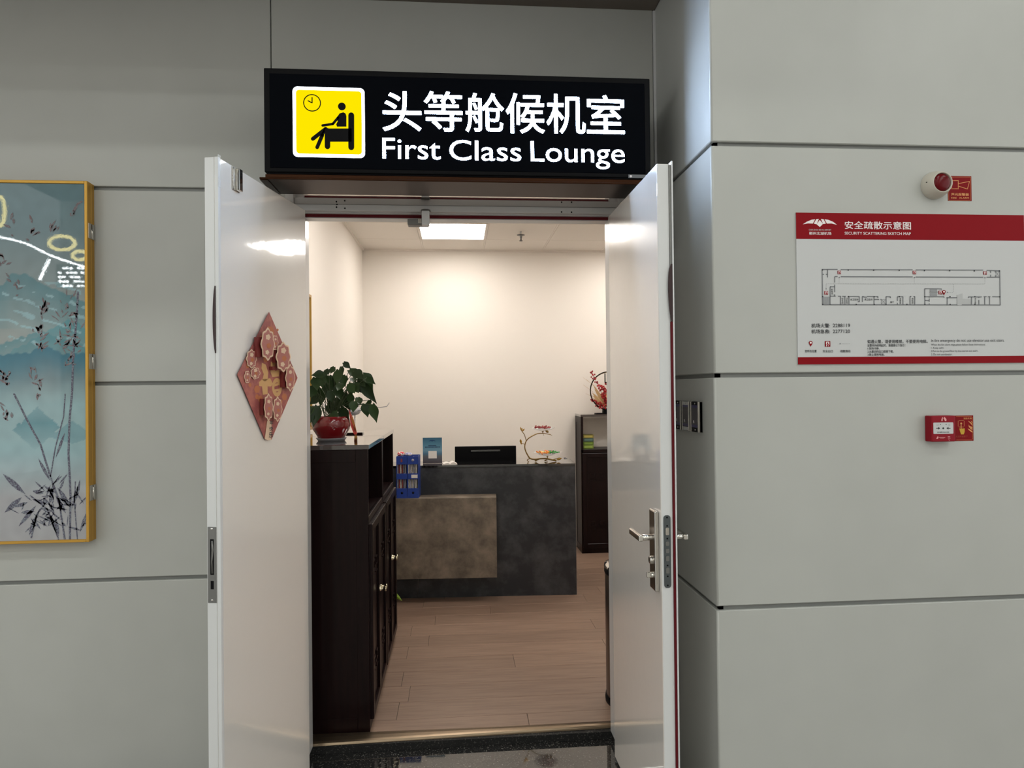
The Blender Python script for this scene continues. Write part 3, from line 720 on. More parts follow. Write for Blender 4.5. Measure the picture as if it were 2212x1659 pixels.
# three switch modules on the pillar's side face
for k_, (y0, y1, lab, lightend) in enumerate(((-.242, -.326, 'innermost of the three dark switch modules on the pillar side', 0), (-.338, -.424, 'middle switch module with pale ends on the pillar side', 1), (-.438, -.526, 'outermost of the three dark switch modules on the pillar side', 0))):
    ym = (y0+y1)/2; z0, z1 = 1.428, 1.545; org = (PX, ym, z0)
    t = thing('switch_module', lab, 'switch', org, 0, 'switch modules on the pillar side')
    MB(org).box(PX-.012, PX, y1, y0, z0, z1, .002).build('body', M['black'], t)
    MB(org).box(PX-.016, PX-.001, y1, y1+.012, z0, z1, .0015).build('side_rail', M['steel'], t)
    MB(org).box(PX-.016, PX-.001, y0-.006, y0, z0, z1, .0015).build('side_rail', M['steel'], t)
    xf = PX-.0125
    MB(org).box(xf, PX-.011, y1+.014, y0-.008, z0+.028, z1-.024, .0003, 1).build('face_label', mat('label grey', rgb(70, 66, 72), .5), t)
    for za, zb in ((z0+.018, z0+.028), (z1-.024, z1-.014)): MB(org).box(xf-.0003, PX-.011, y1+.014, y0-.008, za, zb).build('blue_band', mat('label blue', rgb(34, 28, 84), .4), t)
    MB(org).tube([(xf-.0005, ym+.012, z0+.034), (xf-.0005, ym+.016, z0+.044)], .0012, 6).build('mark', M['whiteink'], t)
    for za in (z0+.009, z1-.008):
        if lightend: MB(org).box(xf-.0004, PX-.011, y1+.014, y0-.008, za-.0075, za+.0065).build('end_plate', M['paleink'], t)
        MB(org).lathe([(.0032, 0), (.003, .002), (0, .0024)], (xf, ym, za), 10, (-1, 0, 0)).build('screw', M['steel'], t)

# ------------------------------------------------------------------ evacuation map board
bx0, bx1, bz0, bz1 = 1.2225, 2.1035, 1.6775, 2.2260
ob = ((bx0+bx1)/2, YP, bz0)
bd = thing('evacuation_map', 'white and red evacuation map board on the pillar', 'notice board', ob)
MB(ob).box(bx0, bx1, YP-.004, YP, bz0, bz1, .0006, 1).build('board', M['boardwhite'], bd)
YBD = YP-.0046
def B4(x, y): p = at(1700+x/4.3203, 440+y/4.3203, 1, YBD); return (p.x, p.z)
zt = B4(82, 328)[1]; zb_ = B4(95, 1433)[1]
MB(ob).box(bx0, bx1, YBD, YP-.003, zt, bz1).build('header', M['red'], bd)
MB(ob).box(bx0, bx1, YBD, YP-.003, bz0, zb_).build('footer', M['red'], bd)
Y2 = YBD-.0006
def btext(st, x0, y0, x1, y1, m='ink', bold=.0):
    return ptext(st, B4(x0, y0), B4(x1, y1), Y2, bd, M[m], bold, ob)
btext('安全疏散示意图', 537, 163, 1157, 243, 'whiteink', .012); btext('SECURITY SCATTERING SKETCH MAP', 537, 262, 1155, 294, 'whiteink', .008)
btext('CHEN ZHOU BEI HU AIRPORT', 204, 237, 411, 253, 'paleink'); btext('郴州北湖机场', 205, 262, 413, 293, 'whiteink', .01)
btext('机场火警:', 226, 1118, 402, 1157, 'ink', .012); btext('2288119', 427, 1120, 588, 1152, 'ink', .008)
btext('机场急救:', 226, 1173, 402, 1211, 'ink', .012); btext('2277120', 427, 1175, 588, 1207, 'ink', .008)
btext('您所在位置', 165, 1364, 276, 1388, 'ink', .01); btext('安全出口', 333, 1364, 428, 1388, 'ink', .01); btext('疏散路线', 497, 1364, 592, 1388, 'ink', .01)
btext('如遇火警，请使用楼梯，不要使用电梯。', 750, 1270, 1312, 1302, 'ink', .01)
btext('当警铃持续响起时，请遵循以下指引：', 750, 1310, 1105, 1334, 'ink', .008)
btext('1.保持冷静。', 750, 1340, 865, 1362, 'ink', .008); btext('2.从最近的出口楼梯下楼。', 750, 1367, 995, 1391, 'ink', .008); btext('3.禁止使用电梯。', 750, 1397, 910, 1420, 'ink', .008)
btext('In fire emergency do not use elevator.use exit stairs.', 1345, 1264, 2028, 1295, 'ink')
btext('When the fire alarm rings,please follow these instructions:', 1345, 1307, 1850, 1328, 'ink')
btext('1. Keep calm.', 1345, 1337, 1465, 1358, 'ink'); btext('2.Run to the ground floor by the nearest exit stairs .', 1345, 1366, 1788, 1387, 'ink'); btext('3. Do not use elevator.', 1345, 1396, 1542, 1415, 'ink')
mb = MB(ob)   # wing logo
for pg in ([(147, 193), (185, 168), (230, 150), (262, 146), (240, 186), (195, 184)], [(272, 145), (296, 143), (276, 192), (250, 186)], [(305, 152), (336, 188), (306, 218), (276, 192)], [(316, 143), (340, 145), (362, 186), (338, 190)], [(350, 146), (385, 151), (430, 170), (465, 197), (415, 185), (372, 186)]):
    flat(mb, [B4(*p) for p in pg], Y2, .0002)
mb.build('wing_logo', M['whiteink'], bd)
WALLS = '''325 613 472 613;500 615 1172 617;1200 618 1830 620;1862 622 1988 626;328 613 332 945;1985 622 1990 945;330 942 1992 945;445 680 472 680;500 681 1172 683;1200 684 1830 686;1862 686 1985 686;
378 615 378 688;332 660 345 660;362 660 378 660;445 680 445 735;445 755 445 825;445 845 445 863;400 775 445 775;402 775 402 945;402 863 453 863;475 863 500 863;499 863 499 942;515 864 548 864;540 865 540 942;578 866 578 942;573 866 676 866;674 866 674 917;660 915 676 915;
703 865 703 918;703 865 716 866;745 866 850 866;716 870 745 873;848 866 848 880;812 868 812 942;812 893 858 893;872 893 880 893;925 868 925 942;923 868 966 868;965 868 965 880;1030 868 1084 868;1030 868 1030 908;1030 925 1030 942;1082 868 1082 942;1146 866 1160 866;1148 866 1148 942;1192 866 1192 942;1180 866 1194 866;
1283 793 1442 795;1285 793 1287 942;1440 795 1440 803;1285 868 1467 868;1465 868 1465 878;1327 870 1327 876;1327 884 1327 915;1327 930 1327 942;1287 903 1327 903;1488 877 1592 877;1495 877 1495 942;1690 870 1817 870;1692 870 1692 880;1722 870 1722 942;1790 870 1790 880;1790 897 1790 942;1845 870 1845 942;1890 870 1890 942;1836 868 1862 868;1875 868 1897 868;1915 868 1990 868;1900 625 1900 646;1900 663 1900 685;1945 628 1945 642;1945 668 1945 685'''
mb = MB(ob)
for i, s_ in enumerate(WALLS.replace('\n', '').split(';')):
    x0, y0, x1, y1 = map(float, s_.split()); bar(mb, B4(x0, y0), B4(x1, y1), .0034, Y2, .0002)
mb.build('plan_walls', M['greyink'], bd)
mb = MB(ob)
for x, y in ((330, 619), (570, 620), (808, 621), (1046, 622), (1282, 624), (1517, 625), (1748, 627), (1980, 628), (332, 868), (333, 940), (573, 867), (645, 940), (812, 868), (813, 940), (923, 940), (1048, 868), (1118, 940), (1285, 868), (1286, 940), (1520, 868), (1521, 940), (1752, 868), (1753, 940), (1985, 869)):
    p = B4(x, y); flat(mb, ringpts(p, .0028, 8), Y2-.0003, .0002)
mb.build('plan_columns', M['ink'], bd)
mb = MB(ob)
for x0, y0, x1, y1 in ((335, 868, 352, 935), (356, 868, 374, 935), (378, 868, 396, 935), (1333, 797, 1400, 824), (1333, 832, 1400, 860)):
    a_, b_ = B4(x0, y0), B4(x1, y1); flat(mb, [(a_[0], a_[1]), (b_[0], a_[1]), (b_[0], b_[1]), (a_[0], b_[1])], Y2, .0002)
for p, q in (((880, 895), (920, 895)), ((880, 935), (920, 935)), ((880, 895), (920, 935)), ((920, 895), (880, 935)), ((880, 895), (880, 935)), ((1950, 632), (1978, 632)), ((1950, 678), (1978, 678)), ((1950, 632), (1978, 678)), ((1978, 632), (1950, 678)), ((1950, 632), (1950, 678)), ((1328, 828), (1405, 828)), ((1328, 828), (1338, 820)), ((1405, 828), (1396, 820))): bar(mb, B4(*p), B4(*q), .0012, Y2, .0002)
mb.build('plan_stairs', mat('stair ink', rgb(140, 142, 145), .6), bd)
flat(MB(ob), [B4(*p) for p in ((1586, 855), (1612, 842), (1637, 838), (1637, 888), (1712, 892), (1712, 940), (1632, 940), (1622, 952), (1586, 945))], Y2-.0004, .0002).build('plan_patch', mat('patch ink', rgb(174, 175, 176), .6), bd)
mb = MB(ob)
def dash(p, q, n):
    for i in range(n):
        a_ = (p[0]+(q[0]-p[0])*(i+.15)/n, p[1]+(q[1]-p[1])*(i+.15)/n); b_ = (p[0]+(q[0]-p[0])*(i+.65)/n, p[1]+(q[1]-p[1])*(i+.65)/n); bar(mb, B4(*a_), B4(*b_), .0009, Y2, .0002)
dash((365, 747), (1848, 750), 95); dash((487, 695), (487, 747), 4); dash((1188, 695), (1188, 748), 4); dash((1846, 696), (1846, 750), 4); dash((365, 747), (365, 790), 3); dash((1553, 750), (1553, 828), 5); dash((1505, 828), (1553, 828), 3); dash((510, 1307), (588, 1307), 6)
for x, y in ((487, 688), (1188, 689), (1846, 691), (365, 795), (1497, 828), (495, 1307)): flat(mb, [B4(x-7, y), B4(x, y-7), B4(x+7, y), B4(x, y+7)], Y2, .0002)
tag(mb.build('route_dashes', M['greyink'], bd), kind='stuff')
mb = MB(ob); mw = MB(ob)
def exit_icon(x, y, h):
    s_ = h/2
    a_, b_ = B4(x-s_, y-s_), B4(x+s_, y+s_); flat(mb, [(a_[0], a_[1]), (b_[0], a_[1]), (b_[0], b_[1]), (a_[0], b_[1])], Y2-.0003, .0002)
    for pg in ([(-.55, -.7), (-.1, -.85), (-.1, -.6), (-.3, -.1), (-.1, .3), (-.3, .9), (-.55, .9), (-.4, .3), (-.55, 0)], [(0, -.75), (.6, -.75), (.6, .3), (.2, .95), (.4, .2), (.15, -.2), (.3, -.5), (.05, -.5)]):
        flat(mw, [B4(x+s_*p[0], y+s_*p[1]) for p in pg], Y2-.0006, .0002)
for x, y, h in ((487, 642, 32), (1188, 643, 32), (1847, 647, 32), (365, 833, 34), (1430, 829, 34), (378, 1308, 52)): exit_icon(x, y, h)
def pin(x, y, h):
    r_ = h*.32; pts = [(x, y+h*.5)]
    for i in range(13): a_ = PI*1.12-(PI*1.24)*i/12; pts.append((x+r_*math.cos(a_)*-1*-1, y-h*.18-r_*math.sin(a_)))
    flat(mb, [B4(*p) for p in pts], Y2-.0007, .0002); c_ = B4(x, y-h*.18); flat(mw, ringpts(c_, r_*.55/4.3203*.00161, 16), Y2-.0010, .0002)
pin(220, 1308, 54); pin(1463, 831, 50)
mb.build('exit_and_pin_marks', M['red'], bd); mw.build('white_mark_details', M['whiteink'], bd)
btext('女卫生间', 590, 884, 663, 905, 'ink', .01); btext('男卫生间', 723, 884, 796, 905, 'ink', .01); btext('餐厅', 962, 910, 998, 928, 'ink', .01)
for x, y0, st in ((420, 795, '配电间'), (517, 880, '配电间'), (558, 880, '卫生间'), (1057, 880, '备餐室'), (1170, 880, '弱电间'), (1758, 880, '办公室')):
    for i, ch in enumerate(st): btext(ch, x-8, y0+i*19, x+8, y0+i*19+16, 'ink', .01)

# ------------------------------------------------------------------ painting on the left wall (a hinged picture)
PXR, PZ0, PZ1, PDp = -1.528, .984, 2.484, .056; PXL = -2.35
op = ((PXR+PXL)/2, 0, PZ0)
t = thing('landscape_painting', 'gold framed blue mountain and bamboo picture left of the doors', 'picture', op)
yf = -PDp
mb = MB(op)
for x0, x1, z0, z1 in ((PXL, PXL+.012, PZ0, PZ1), (PXR-.012, PXR, PZ0, PZ1), (PXL+.012, PXR-.012, PZ0, PZ0+.012), (PXL+.012, PXR-.012, PZ1-.012, PZ1)): mb.box(x0, x1, yf, -.026, z0, z1, .0015, 1)
mb.build('frame', M['goldframe'], t)
MB(op).box(PXL+.001, PXR-.001, -.024, 0, PZ0+.001, PZ1-.001, .001, 1).build('back_box', M['goldframe'], t)
for v_ in (500, 781, 1064):
    z_ = at(198, v_, 1, -.03).z
    h_ = MB(op).box(PXR-.001, PXR+.0025, -.05, -.004, z_-.032, z_+.032, .0006, 1).build('hinge', M['steel'], t)
    MB(op).tube([(PXR+.003, -.025, z_-.03), (PXR+.003, -.025, z_+.03)], .003, 8).build('hinge_pin', M['chrome'], h_)
# print: a fine grid carrying the picture's own colours
m = bpy.data.materials.new('landscape print'); m.use_nodes = True; nt = m.node_tree; b = nt.nodes['Principled BSDF']
at_ = nt.nodes.new('ShaderNodeVertexColor'); at_.layer_name = 'print'; nt.links.new(at_.outputs[0], b.inputs['Base Color'])
b.inputs['Roughness'].default_value = .35; b.inputs['Coat Weight'].default_value = 1; b.inputs['Coat Roughness'].default_value = .004; b.inputs['Specular IOR Level'].default_value = .1
M['print'] = m
tcp = nt.nodes.new('ShaderNodeTexCoord'); npn = nt.nodes.new('ShaderNodeTexNoise'); npn.inputs['Scale'].default_value = 170; nt.links.new(tcp.outputs['Object'], npn.inputs['Vector'])
bpn = nt.nodes.new('ShaderNodeBump'); bpn.inputs['Strength'].default_value = .010; bpn.inputs['Distance'].default_value = .001; nt.links.new(npn.outputs['Fac'], bpn.inputs['Height']); nt.links.new(bpn.outputs[0], b.inputs['Coat Normal'])
from mathutils import noise as mn
x0, x1, z0, z1 = PXL+.011, PXR-.011, PZ0+.011, PZ1-.011; yc = yf+.006
def P7(x, y): p = at(x/2, 370+y/2, 1, yc); return (p.x, p.z)      # crop coordinates of the picture (x 0..365, y 50..1595)
kx = (P7(365, 800)[0]-P7(0, 800)[0])/365; kz = (P7(200, 50)[1]-P7(200, 1595)[1])/1545; X0 = P7(0, 800)[0]; ZT = P7(200, 50)[1]
def mixc(a, b, t_): t_ = max(0, min(1, t_)); return tuple(a[i]*(1-t_)+b[i]*t_ for i in range(3))
def L3(*c): return rgb(*c)[:3]
SKY, PALE, TEAL, DEEP, HAZE, BOT = L3(106, 134, 142), L3(152, 162, 160), L3(62, 126, 138), L3(10, 104, 128), L3(146, 184, 192), L3(172, 172, 176)
def ridge(x, base, amp, fr, ph): return base-amp*(mn.noise(Vector((x*fr/365, ph, 0)))+.45*mn.noise(Vector((x*fr*3/365, ph+7, 0))))
def paint(x, y):
    n_ = mn.noise(Vector((x*.02, y*.02, 3)))
    if y < 560: c = mixc(SKY, PALE, (y-250)/420)
    else: c = PALE
    def mtn(c, top, h, colr, k=1.0):
        d_ = y-top
        if d_ > 0:
            return mixc(c, colr, k*max(0, 1-d_/h)*min(1, d_/6+.5))
        return c
    peak = 460+abs(x-120)*.42-40*math.exp(-((x-60)/60)**2)+18*mn.noise(Vector((x*.03, 1, 0)))
    c = mtn(c, peak, 330, TEAL, .85)
    p2 = 640+abs(x-300)*.55+16*mn.noise(Vector((x*.04, 2, 0))); c = mtn(c, p2, 190, L3(60, 140, 152), .75)
    if y > 680: c = mixc(c, L3(160, 158, 152), .5*math.exp(-((y-720)/70)**2)*max(0, 1-x/220))
    p3 = 690+abs(x-170)*.35+14*mn.noise(Vector((x*.05, 4, 0))); c = mtn(c, p3, 150, L3(58, 130, 142), .8)
    p4 = 790+14*mn.noise(Vector((x*.035, 5, 0)))-30*math.exp(-((x-190)/60)**2); c = mtn(c, p4, 260, DEEP, .95)
    if y > 900: c = mixc(c, HAZE, .75*min(1, (y-900)/110))
    p5 = 1020+abs(x-160)*.9+12*mn.noise(Vector((x*.06, 6, 0)))
    if y > p5 and y < 1205-abs(x-150)*.9: c = mixc(c, L3(64, 132, 146), .75*max(0, 1-abs(y-1090)/140))
    p6 = 1080+abs(x-310)*.7
    if y > p6 and y < 1180-abs(x-310)*.3: c = mixc(c, L3(96, 146, 158), .6)
    if y > 1150: c = mixc(c, mixc(HAZE, BOT, (y-1180)/230), min(1, (y-1150)/90))
    # pale streaks of water running down across the mountain
    if 480 < y < 760:
        s_ = math.sin((y-.32*x)*.11+2.2*mn.noise(Vector((x*.012, y*.02, 9))))
        if s_ > .72 and mn.noise(Vector((x*.02, y*.03, 12))) > -.05+(.3 if x < 60 else 0): c = mixc(c, L3(150, 188, 198), .75)
    k_ = .82*(1+.10*n_)
    return tuple(max(0, min(1, q*k_)) for q in c)
NX, NZ = 150, 330
bm = bmesh.new(); cols = []
grid = [[bm.verts.new((x0+(x1-x0)*i/NX-op[0], yc-op[1], z0+(z1-z0)*j/NZ-op[2])) for i in range(NX+1)] for j in range(NZ+1)]
for j in range(NZ):
    for i in range(NX): bm.faces.new((grid[j][i], grid[j][i+1], grid[j+1][i+1], grid[j+1][i]))
me = bpy.data.meshes.new('canvas'); bm.to_mesh(me); bm.free(); ca = me.color_attributes.new('print', 'FLOAT_COLOR', 'POINT')
for i_, v_ in enumerate(me.vertices):
    x = (v_.co.x+op[0]-X0)/kx; y = 50+(ZT-(v_.co.z+op[2]))/kz; c_ = paint(x, y); ca.data[i_].color = (*c_, 1)
me.materials.append(M['print']); cv = bpy.data.objects.new('canvas', me); C.objects.link(cv); cv.parent = t
M['bamboo'] = mat('bamboo ink', rgb(88, 84, 100), .5, spec=.1, noise=(160, rgb(132, 140, 148), 3, .45, .62))
M['rust'] = mat('rust ink', rgb(124, 104, 108), .5, spec=.1, noise=(160, rgb(122, 134, 138), 3, .45, .6))
yb_ = yc-.0007
mbB, mbR = MB(op), MB(op)
def lf_(mb_, x, y, ang, l_, w_):
    a_ = math.radians(ang); dx, dy = math.cos(a_), math.sin(a_); pts = []
    for s_, k_ in ((0, 0), (.3, .8), (.55, 1), (.8, .6), (1, 0)): pts.append((x+dx*l_*s_-dy*w_*k_, y+dy*l_*s_+dx*w_*k_))
    for s_, k_ in ((.8, .6), (.55, 1), (.3, .8)): pts.append((x+dx*l_*s_+dy*w_*k_, y+dy*l_*s_-dx*w_*k_))
    mb_.poly([(q[0], yb_, q[1]) for q in (P7(*p) for p in pts)])
def stalk(mb_, pts, w_):
    for p, q in zip(pts[:-1], pts[1:]): bar(mb_, P7(*p), P7(*q), w_*kx, yb_, .0002)
stalk(mbB, [(302, 1590), (305, 1400), (296, 1220), (300, 1080), (312, 950), (316, 800), (326, 700), (338, 520)], 9)
stalk(mbB, [(280, 1590), (255, 1420), (218, 1320), (175, 1180), (120, 1080), (60, 960)], 8); stalk(mbB, [(255, 1595), (205, 1460), (130, 1400)], 6); stalk(mbB, [(218, 1320), (240, 1190), (275, 1060), (282, 960)], 5); stalk(mbB, [(335, 1590), (322, 1440), (326, 1340)], 5); stalk(mbB, [(135, 1585), (160, 1480), (200, 1430)], 7)
rr = random.Random(5)
for x, y, an, l_, w_ in ((110, 1395, 222, 130, 12), (20, 1475, -42, 100, 12), (80, 1535, -50, 120, 9), (150, 1470, 175, 60, 9), (230, 1350, 100, 90, 8), (240, 1400, 60, 90, 9), (300, 1440, 235, 90, 9), (310, 1460, -75, 110, 7), (330, 1420, -80, 90, 6), (165, 1240, 62, 110, 7), (160, 1480, 110, 100, 9), (215, 1480, 70, 95, 8), (240, 1495, 80, 85, 7), (345, 1560, -70, 100, 7), (205, 1440, 200, 70, 8), (120, 1430, 160, 60, 8), (190, 1390, 190, 50, 10), (240, 1240, -70, 120, 6), (190, 1360, 30, 60, 7)): lf_(mbB, x, y, an, l_, w_)
for i in range(70):
    an = rr.uniform(0, 360); lf_(mbB, 230+rr.gauss(0, 62), min(1535, 1470+rr.gauss(0, 60)), an if rr.random() < .3 else rr.uniform(200, 340), rr.uniform(25, 70), rr.uniform(2, 5))
for i in range(60): lf_(mbR, 305+rr.gauss(0, 22), 700+rr.gauss(0, 90), rr.uniform(0, 360), rr.uniform(15, 50), rr.uniform(2, 5))
for x, y, n_ in ((320, 180, 6), (230, 240, 6), (15, 390, 7), (130, 270, 7), (65, 490, 7), (185, 600, 14), (165, 700, 12), (20, 900, 12), (30, 1050, 8), (170, 960, 6), (150, 900, 6), (60, 240, 4), (180, 760, 8)):
    for i in range(n_): lf_(mbR, x+rr.gauss(0, 10), y+rr.gauss(0, 22), rr.uniform(200, 340), rr.uniform(14, 42), rr.uniform(3, 7))
tag(mbB.build('bamboo_print', M['bamboo'], cv), kind='stuff'); tag(mbR.build('sprig_print', M['rust'], cv), kind='stuff')
# pendant ring lamps, a cove light line and a lit direction board across the hall (mirrored in the picture's glossy face)
HY = -8.0
def mir(u, v):
    p_ = at(u, v, 1, yc); d_ = ray(u, v); d_.y = -d_.y; return p_+d_*((HY-p_.y)/d_.y)
mpx = 10.9/1430
M['ringlamp'] = emis('ring lamp', (1, .86, .34, 1), 13); M['covelamp'] = emis('cove lamp', (.9, .97, 1, 1), 42)
for (u, v, rx, rz, lab) in ((134, 525, 25, 14, 'largest tilted ring lamp hanging across the hall'), (172, 552, 14, 9, 'small ring lamp hanging lowest across the hall'), (0, 456, 9, 30, 'upright ring lamp hanging highest across the hall')):
    c_ = mir(u, v); t = thing('ring_lamp', lab, 'pendant lamp', c_, 0, 'ring lamps across the hall')
    MB().tube([(rx*mpx*math.cos(2*PI*k_/40), 0, rz*mpx*math.sin(2*PI*k_/40)) for k_ in range(41)], 3.2*mpx, 8, caps=False).build('ring', M['ringlamp'], t)
    MB().tube([(0, 0, rz*mpx), (0, 0, 6-c_.z)], .004, 6).build('cable', M['steeldull'], t)
c_ = mir(90, 540); t = thing('cove_light', 'curved white light line across the hall', 'light strip', c_)
MB(c_).tube(crv0([mir(*q) for q in ((-60, 500), (0, 512), (55, 526), (110, 552), (150, 566), (182, 576))]), 1.6*mpx, 8).build('tube', M['covelamp'], t)
MB(c_).tube([mir(86, 604), mir(96, 582), mir(107, 560)], 2.2*mpx, 8).build('branch_tube', M['covelamp'], t)
c_ = mir(153, 596); t = thing('direction_board', 'lit direction board across the hall', 'sign', c_)
MB().box(-30*mpx, 30*mpx, -.06, -.01, -24*mpx, 24*mpx, .01).build('case', M['black'], t)
for r_ in range(5):
    for q in range(7):
        x_ = (-24+q*7.4)*mpx; z_ = (18-r_*9)*mpx
        if (r_*3+q*5) % 4: MB().box(x_, x_+4.6*mpx, -.01, .0, z_-4*mpx, z_-.5*mpx).build('lit_block', M['covelamp'], t)


# ------------------------------------------------------------------ cabinets
CH, CW, CDp, CZ = 1.345, .6, .498, .985
def make_cabinet(name, label, loc, rotz, back=True, depth=CDp, group='dark wooden cabinets'):
    t = thing(name, label, 'cabinet', loc, rotz, group)
    w_, d_ = CW, depth
    MB().box(-.004, w_+.004, -.006, d_, CH-.022, CH, .002).build('top', M['woodtop'], t)
    for x in (0, w_-.02):
        s_ = MB().box(x, x+.02, 0, d_, 0, CH-.022, .001, 1).build('side_panel', M['wood'], t)
        xo = x-.003 if x == 0 else x+.02; xi = xo+.003
        for y0, y1, za, zb in ((0, .055, 0, CH-.022), (d_-.055, d_, 0, CH-.022), (.057, d_-.057, 0, .07), (.057, d_-.057, CH-.082, CH-.022)):
            MB().box(xo, xi, y0, y1, za+.001, zb-.001, .0008, 1).build('side_frame', M['wood'], s_)
    MB().box(.02, w_-.02, .012, d_-.002, CZ, CZ+.02).build('shelf', M['wood'], t)
    MB().box(0, w_, 0, .018, CZ-.012, CZ+.02, .002).build('rail', M['wood'], t)
    MB().box(.02, w_-.02, 0, d_, .0, .06, .001, 1).build('plinth', M['wood'], t)
    MB().box(.02, w_-.02, d_-.01, d_-.002, .06, CZ).build('back', M['wood'], t)
    if back: MB().box(.02, w_-.02, d_-.01, d_-.002, CZ+.02, CH-.022).build('back', M['wood'], t)
    for k_ in (0, 1):
        xa = .008+k_*.293; xb = xa+.291; za, zb = .055, CZ-.016
        dr = MB().box(xa+.002, xb-.002, -.006, .012, za, zb).build('door_panel', M['wood'], t)
        fw = .042
        for q in ((xa, xa+fw, za, zb), (xb-fw, xb, za, zb), (xa+fw, xb-fw, za, za+fw), (xa+fw, xb-fw, zb-fw, zb)):
            MB().box(q[0], q[1], -.018, -.0055, q[2], q[3], .002, 1).build('door_frame', M['wood'], dr)
        for zc in (.735, .27):
            xm = (xa+xb)/2; f_ = MB(); hw = .07
            for s_ in (-1, 1):
                cx_ = xm+s_*(hw-.024)
                for dz in (.038, 0, -.032): f_.box(cx_-.024, cx_+.024, -.013, -.005, zc+dz-.003, zc+dz+.003)
                for dx in (-.021, .021): f_.box(cx_+dx-.003, cx_+dx+.003, -.0125, -.005, zc-.003, zc+.038)
            f_.box(xm-.03, xm+.03, -.012, -.005, zc-.003, zc+.003)
            f_.build('fretwork', M['wood'], dr)
        xk = xb-.02 if k_ == 0 else xa+.02
        MB().lathe([(.011, 0), (.011, .004), (.007, .008), (.0055, .016), (.009, .024), (.013, .028), (.013, .032), (0, .034)], (xk, -.018, .585), 18, (0, -1, 0)).build('knob', mat('knob', rgb(210, 200, 170), .12, 1) if 'knobm' not in M else M['knobm'], dr)
    return t
M['knobm'] = mat('knob metal', rgb(214, 206, 178), .12, 1)
make_cabinet('wood_cabinet', 'dark wooden cabinet nearest the door, with the red plant pot on top', (-.425, .222, 0), PI/2)
make_cabinet('wood_cabinet', 'second dark wooden cabinet along the left wall, nearer the desk', (-.425, .8335, 0), PI/2)
make_cabinet('wood_cabinet', 'dark wooden cabinet by the back wall behind the right door leaf', (1.186, 3.40, 0), 0, back=False, depth=.305)

# ------------------------------------------------------------------ reception desk
DR = math.radians(-2.74); D0 = Vector((-.88, 2.2314, 0)); dux = Vector((math.cos(DR), math.sin(DR), 0)); duy = Vector((-math.sin(DR), math.cos(DR), 0))
def dloc(p): q = p-D0; return Vector((q.dot(dux), q.dot(duy), p.z))
def dpx(u, v, yl): return dloc(on_plane(u, v, D0+duy*yl, duy))
t = thing('reception_desk', 'dark stone reception desk with a tan stone front block', 'desk', D0, DR)
desk_t = t
xr = dpx(1246, 1285, 0).x; zt = 1.018
xs_ = dpx(904, 1270, 0).x
MB().box(0, xs_-.001, 0, .02, 0, zt-.018, .0008, 1).build('front_panel', M['stone_dark'], t)
MB().box(xs_+.001, xr, 0, .02, 0, zt-.018, .0008, 1).build('front_panel', M['stone_dark'], t)
MB().box(xr-.02, xr-.001, .021, .62, 0, zt-.018, .001, 1).build('end_panel', M['stone_dark'], t)
MB().box(0, xr, -.004, .30, zt-.018, zt, .0015).build('counter_top', M['blackgloss'], t)
MB().box(.02, xr-.022, .30, .72, .74, .765, .002).build('work_top', M['blackgloss'], t)
MB().box(0, xr-.02, .27, .29, .765, zt-.018).build('inner_panel', M['stone_dark'], t)
TY = -.17
xt = dpx(1073, 1160, TY).x; tz1 = dpx(960, 1076, TY).z; tz0 = dpx(960, 1250, TY).z
MB().box(.12, xt, TY, -.0005, tz0, tz1, .002).build('tan_block', M['stone_tan'], t)

def desk_thing(name, label, cat, x, y, z, rz=0, group=None): 
    p = D0+dux*x+duy*y; return thing(name, label, cat, (p.x, p.y, z), DR+rz, group)
# monitor
mxa, mxb = dpx(982.5, 980, .42).x, dpx(1115, 980, .42).x; mzt = dpx(1050, 964, .42).z
t = desk_thing('monitor', 'black computer monitor seen from behind over the desk', 'monitor', (mxa+mxb)/2, .42, .766)
hw = (mxb-mxa)/2; hh = mzt-.766
MB().box(-hw, hw, 0, .03, hh-.31, hh, .004).build('back_shell', M['black'], t)
MB().box(-hw*.48, hw*.48, -.006, .0, hh-.045, hh-.028, .002).build('vent', M['blackgloss'], t)
MB().box(-.035, .035, -.02, .0, .02, hh-.12, .004).build('stand', M['black'], t)
MB().box(-.12, .12, -.06, .12, 0, .012, .003).build('foot', M['black'], t)
# acrylic sign
xa, xb = dpx(913.5, 990, .13).x, dpx(955, 990, .13).x; zz = dpx(930, 945.5, .13).z
t = desk_thing('counter_sign', 'small blue acrylic sign standing on the desk counter', 'sign', (xa+xb)/2, .13, zt)
hw = (xb-xa)/2; hh = zz-zt
MB().box(-hw, hw, .002, .006, 0, hh, .0008, 1).build('acrylic_sheet', M['acrylic'], t)
MB().box(-hw, hw, .006, .07, 0, .004, .0008, 1).build('acrylic_foot', M['acrylic'], t)
m = bpy.data.materials.new('blue poster'); m.use_nodes = True; nt = m.node_tree; bs = nt.nodes['Principled BSDF']; bs.inputs['Roughness'].default_value = .3
tc = nt.nodes.new('ShaderNodeTexCoord'); sx = nt.nodes.new('ShaderNodeSeparateXYZ'); nt.links.new(tc.outputs['Generated'], sx.inputs[0])
rp = nt.nodes.new('ShaderNodeValToRGB'); cr = rp.color_ramp; cr.elements[0].position = 0; cr.elements[0].color = rgb(70, 62, 70); cr.elements[1].position = 1; cr.elements[1].color = rgb(46, 92, 118)
for p_, c_ in ((.28, (92, 96, 104)), (.36, (70, 110, 136)), (.5, (110, 150, 172)), (.68, (86, 136, 160))): e_ = cr.elements.new(p_); e_.color = rgb(*c_)
nt.links.new(sx.outputs['Z'], rp.inputs[0]); nt.links.new(rp.outputs[0], bs.inputs['Base Color'])
po = MB().box(-hw, hw, 0, .0015, .002, hh).build('poster', m, t)
def c2(x, y): return ((x-387)/(598-387)*2*hw-hw, hh-(y-236)/(530-236)*hh)
